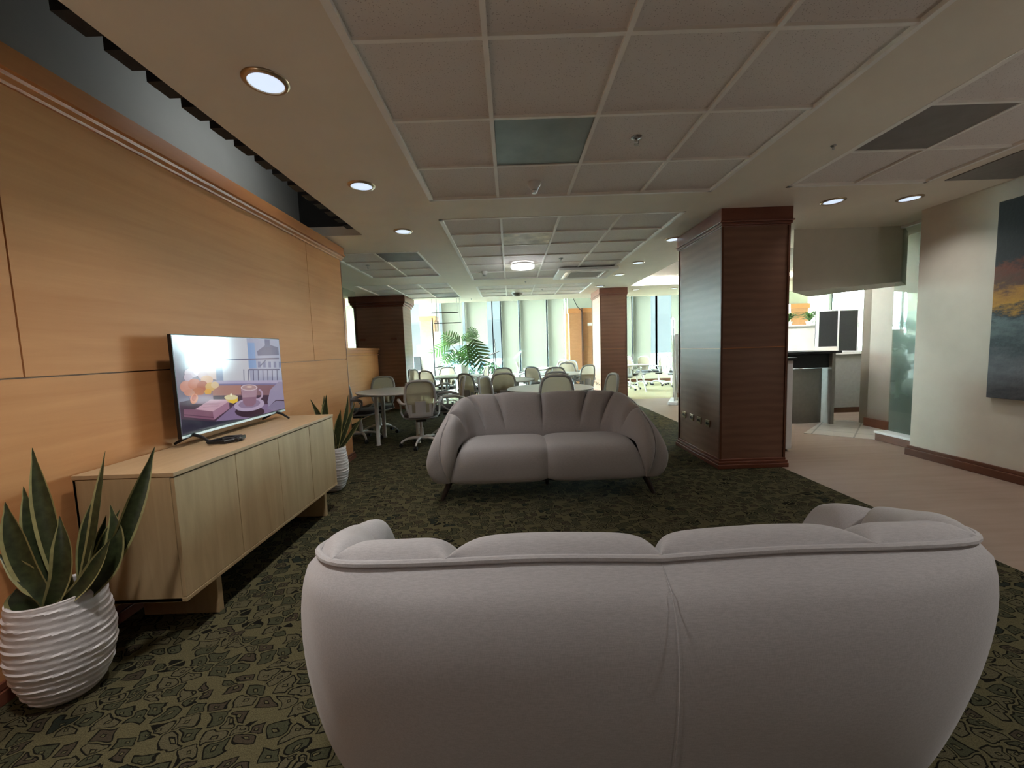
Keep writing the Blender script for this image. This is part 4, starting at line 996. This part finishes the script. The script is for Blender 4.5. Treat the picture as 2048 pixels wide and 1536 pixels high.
box(4.90, 4.95, 6.08, 6.70, 0, 1.10).build('end_panel', M['grey'], o, bevel=.002)
mb = MB(); rows = [[(4.15 + .68 * i / 10, 6.20 - .05 * math.sin(PI * i / 10), z) for i in range(11)] for z in (0.02, .87)]; mb.grid(rows); mb.build('front_panel', M['grey'], o, smooth=True, solid=.02)
o = thing('base_cabinet', 'grey base cabinet with white worktop and upstand beside the tall kitchen wall', 'cabinet', (0, 0, 0))
box(5.05, 6.2, 7.0, 7.6, .1, 1.04).build('body', M['grey'], o, bevel=.003)
box(5.0, 6.2, 6.95, 7.65, 1.04, 1.09).build('worktop', M['white'], o, bevel=.003)
box(4.95, 6.2, 7.60, 7.65, 1.09, 1.17).build('upstand', M['white_wall'], o)
box(5.05, 6.2, 7.05, 7.55, 0, .1).build('plinth', M['base'], o)
o = thing('wall_cupboard', 'black two-door cupboard in a white frame behind the kitchen worktop', 'cupboard', (0, 0, 0))
cx0, cx1, cy, cz0, cz1 = 5.87, 6.66, 7.66, 1.06, 1.86
mb = MB(); mb.box(cx0, cx1, cy, cy + .07, cz1 - .02, cz1); mb.box(cx0, cx0 + .025, cy, cy + .07, .9, cz1); mb.box(cx1 - .03, cx1, cy, cy + .07, .9, cz1); mb.box(6.25, 6.28, cy - .003, cy + .02, cz0, cz1); mb.box(cx0, cx1, cy + .05, cy + .07, .0, cz1)
mb.build('frame', M['white'], o, bevel=.002)
for a, b2 in ((cx0 + .025, 6.25), (6.28, cx1 - .03)): box(a, b2, cy + .002, cy + .02, .95, cz1 - .02).build('door', M['black'], o)
o = struct(box(5.3, 6.6, 8.3, 8.4, 0, 1.60).build('wall_screen', M['white_wall']))
box(5.28, 6.45, 8.2, 8.6, 1.60, 1.62).build('ledge', M['white'], o)
def fern(x, y, z, lab, seed):
    rnd = random.Random(seed); o = thing('potted_fern', lab, 'potted plant', (x, y, z))
    MB().lathe([(.05, 0), (.075, .07), (.08, .075), (.07, .07)], 18).build('pot', M['white'], o, smooth=True)
    mb = MB()
    for k in range(34):
        a = rnd.uniform(0, 2 * PI); L_ = rnd.uniform(.14, .30); h = rnd.uniform(.06, .2)
        p = [(0, 0, .07), (math.cos(a) * L_ * .4, math.sin(a) * L_ * .4, .07 + h), (math.cos(a) * L_, math.sin(a) * L_, .07 + h * .75)]
        rb = ribbon(p, rnd.uniform(.012, .022), (0, 0, 1)); rb.mi = 0; mb.add(rb.v, rb.f)
    mb.build('fronds', M['leaf2'], o, smooth=True)
fern(5.82, 8.4, 1.62, 'small green fern on the ledge nearer the near pillar', 3); fern(6.28, 8.42, 1.62, 'small green fern on the ledge next to the black cupboard', 4)

# ------------------------------------------------------------------ banner and screen right of the far pillar
o = thing('roll_up_banner', 'grey roll up banner seen edge-on, standing on the pale floor', 'banner', (3.66, 8.95, 0), R(64))
box(-.42, .42, -.10, .10, 0, .07).build('base_case', M['white_metal'], o, bevel=.012)
rows = [[(u * .80 - .40, -.02 + .05 * t, .07 + 1.80 * t) for u in (0, .33, .66, 1)] for t in np.linspace(0, 1, 8)]
MB().grid(rows).build('banner_sheet', M['white_metal'], o, solid=.004)
box(-.41, .41, .015, .045, 1.86, 1.89).build('top_rail', M['steel'], o); MB().tube([(0, -.06, .05), (0, .02, 1.86)], .01, 8).build('support_pole', M['steel'], o)
o = struct(box(3.93, 5.2, 9.60, 9.68, 0, 1.55).build('wall_divider', M['grey'])); box(3.93, 5.2, 9.59, 9.69, 0, .14).build('divider_base', M['base'], o)

# ------------------------------------------------------------------ monstera, hanging bars, stand and clutter at back left
def monstera_leaf(o, base, direction, tilt, size, seed, root):
    rnd = random.Random(seed); d = Vector(direction).normalized(); nrm = Vector(tilt).normalized(); sd = d.cross(nrm).normalized(); nrm = sd.cross(d)
    mb = MB(); B = Vector(base)
    def P(u, v):  # u along, v across
        return tuple(B + d * (u * size) + sd * (v * size) - nrm * (.18 * size * (u * u) + .25 * size * v * v))
    mid = [P(t / 8, 0) for t in range(9)]; mb.tube(mid, .010 * size + .003, 5)
    for s in (-1, 1):
        for k in range(8):
            u0 = -.10 + k * .125; L_ = .50 * math.sin(PI * min(1, .22 + k * .095)) + .06; fw = .052
            c = [(max(0, u0 + .10), 0), (u0 + .10 + .10, s * L_ * .45), (u0 + .10 + .20, s * L_)]
            rows = []
            for t in range(6):
                q = catmull(c, t / 5 * 2); wv = fw * (1 - .55 * (t / 5) ** 2.2) if t < 5 else .006
                rows.append([P(q[0] - wv, q[1]), P(q[0] + wv, q[1])])
            mb.grid(rows)
    mb.build('leaf', M['leaf2'], root, smooth=True)
    cr = Vector(root['crown']); mb = MB(); mb.tube([cr, cr.lerp(B, .5) + Vector((0, 0, .10)), B], [.013, .010, .008], 6); mb.build('stem', M['stem'], root, smooth=True)
mo = thing('potted_monstera', 'tall monstera with split leaves in a white planter before the windows', 'potted plant', (-1.38, 11.3, 0))
mo['crown'] = (0, 0, .98)
MB().lathe([(.13, 0), (.17, .05), (.185, .93), (.18, .94), (.165, .93), (.16, .86), (.001, .85)], 28, cap=False).build('planter', M['white'], mo, smooth=True)
for k, (b_0, d_, t_, s_) in enumerate((((.35, 0, 1.62), (.30, -.1, -.75), (.55, -.85, .1), .78), ((-.30, 0, 1.55), (-.75, -.2, -.25), (-.2, -.7, .8), .62), ((-.05, .05, 1.60), (-.6, .1, .35), (.1, -.75, .7), .55), ((.15, -.1, 1.48), (.15, -.5, -.75), (0, -.9, .5), .58),
                                       ((-.22, -.08, 1.36), (-.5, -.4, -.55), (-.3, -.8, .5), .46), ((.05, .12, 1.62), (.4, .3, .3), (0, -.6, .8), .50), ((.42, .05, 1.70), (-.25, .1, .45), (.4, -.9, .2), .34), ((0, -.12, 1.30), (-.2, -.6, -.5), (0, -.8, .6), .40))):
    monstera_leaf(None, b_0, d_, t_, s_, k, mo)
o = thing('hanging_bar_rack', 'black wire frame of two bars hanging from the ceiling before the windows', 'hanging rack', (-1.60, 10.2, 0))
for nm, z, x0, x1 in (('hanging_bar', 2.30, -.36, .32), ('hanging_bar', 2.04, -.30, .38)): MB().tube([(x0, 0, z), (x1, 0, z)], .012, 8).build(nm, M['black'], o, smooth=True)
for x, z in ((-.22, 2.04), (.30, 2.30), (.36, 2.04), (-.33, 2.30)): MB().tube([(x, 0, z), (x, 0, CEIL)], .004, 6).build('hanging_wire', M['black'], o)
o = thing('pole_stand', 'thin black upright pole on a foot, left of the monstera', 'pole', (-1.98, 10.4, 0))
MB().tube([(0, 0, 0), (0, 0, 2.2)], .018, 8).build('pole', M['black'], o, smooth=True); MB().lathe([(.16, 0), (.16, .015), (.03, .025)], 20).build('foot', M['black'], o, smooth=True); MB().tube([(0, 0, .92), (.22, 0, .94)], .012, 6).build('bracket', M['black'], o)
o = thing('sign_stand', 'slim stand with a tilted grey board beside the blinds', 'sign stand', (-.42, 11.0, 0), .2)
MB().tube([(0, 0, 0), (0, 0, 1.62)], .014, 8).build('pole', M['grey'], o, smooth=True); MB().lathe([(.17, 0), (.17, .015), (.02, .03)], 20).build('foot', M['grey'], o, smooth=True)
mb = MB(); mb.box(-.34, .10, -.16, .16, 0, .012); bo = mb.build('board', M['grey'], o); bo.location = (0, 0, 1.24); bo.rotation_euler = (0, R(-20), 0)
o = thing('low_bench', 'long white bench under the windows past the dark pillar', 'bench', (0, 0, 0))
box(-3.1, -1.7, 12.3, 12.9, .70, .76).build('bench_top', M['white'], o, bevel=.005); box(-3.05, -1.75, 12.35, 12.85, 0, .70).build('bench_body', M['white'], o)
tag(box(-3.0, -2.78, 12.4, 12.7, .765, 1.20).build('storage_box', M['black_matte'], bevel=.01), 'black box standing on the white bench by the dark pillar', 'box')
tag(box(-2.95, -2.45, 12.72, 12.84, .765, 1.55).build('crate', plain('salmon_card', (.55, .22, .17), .7, noise=.1), bevel=.01), 'salmon coloured crate at the back of the white bench', 'crate')
bo = tag(box(-.02, .02, -.25, .25, 0, .62).build('leaning_board', M['white_metal'], bevel=.004), 'pale board leaning against the salmon crate', 'board'); bo.location = (-2.52, 12.5, .775); bo.rotation_euler = (0, R(-16), R(80))
tag(box(-2.36, -2.16, 12.62, 12.75, .765, 1.95).build('tall_panel', M['white_metal'], bevel=.01), 'tall narrow white panel standing at the end of the bench', 'panel')

# ------------------------------------------------------------------ outside: pavement, hedge, parked cars
struct(box(-60, -7.15, -20, 60, -.3, -.2).build('ground_bounce', plain('bounce_ground_pale', (.62, .60, .55), .8, noise=.05, scale=2)))  # unseen pale ground added to bounce daylight up to the ceiling
struct(box(-7.15, 60, WINY + .25, 70, -.3, -.2).build('ground', plain('street_paving_shaded', (.012, .014, .017), .8, noise=.1, scale=2)))  # paving colour darkened to stand in for street shade
def car(x, y, c, lab):
    o = thing('car', lab, 'car', (x, y, -.2)); mt = plain('car_paint_shaded', c, .3, noise=.03)
    prof = [(-2.1, .35), (-2.15, .75), (-1.95, .95), (-1.35, 1.05), (-.85, 1.48), (.75, 1.50), (1.35, 1.05), (2.0, .92), (2.15, .7), (2.1, .35)]
    mb = MB(); a = [(p[0], -.85, p[1]) for p in prof]; b2 = [(p[0], .85, p[1]) for p in prof]; mb.grid([a, b2], cv=True); mb.add(a, [list(range(10))]); mb.add(b2, [list(range(10))[::-1]]); mb.build('body', mt, o, bevel=.06)
    mb = MB(); mb.add([(-1.15, -.86, 1.08), (1.1, -.86, 1.08), (.68, -.86, 1.42), (-.78, -.86, 1.40)], [(0, 1, 2, 3)]); mb.build('side_window', M['black'], o, solid=.01)
    for wx in (-1.35, 1.35):
        for wy in (-.86, .72): MB().tube([(wx, wy, .33), (wx, wy + .16, .33)], .33, 20).build('wheel', M['black'], o, smooth=True)
car(-3.4, 20.5, (.012, .03, .06), 'blue parked car outside, seen through the left windows'); car(1.5, 22, (.03, .045, .055), 'pale blue parked car outside behind the blinds')  # car colours darkened to carry the shade outside
def bush(x, y, r_, lab, seed):
    rnd = random.Random(seed); mb = MB()
    for k in range(420):
        a, e = rnd.uniform(0, 2 * PI), rnd.uniform(-.3, 1.5); q = Vector((math.cos(a) * math.cos(e), math.sin(a) * math.cos(e), math.sin(e))) * r_ * rnd.uniform(.7, 1.05) + Vector((0, 0, r_ * .7))
        u_ = Vector((rnd.uniform(-1, 1), rnd.uniform(-1, 1), rnd.uniform(-1, 1))).normalized() * .10; v_ = u_.orthogonal().normalized() * .05
        mb.add([q - u_, q + v_, q + u_, q - v_], [(0, 1, 2, 3)])
    o = tag(mb.build('bush', M['leaf3']), lab, 'bush'); o.location = (x, y, -.2)
bush(-2.2, 17.0, .9, 'green bush outside behind the monstera leaves', 5); bush(-.9, 17.4, .55, 'smaller green bush outside near the sign stand', 6)
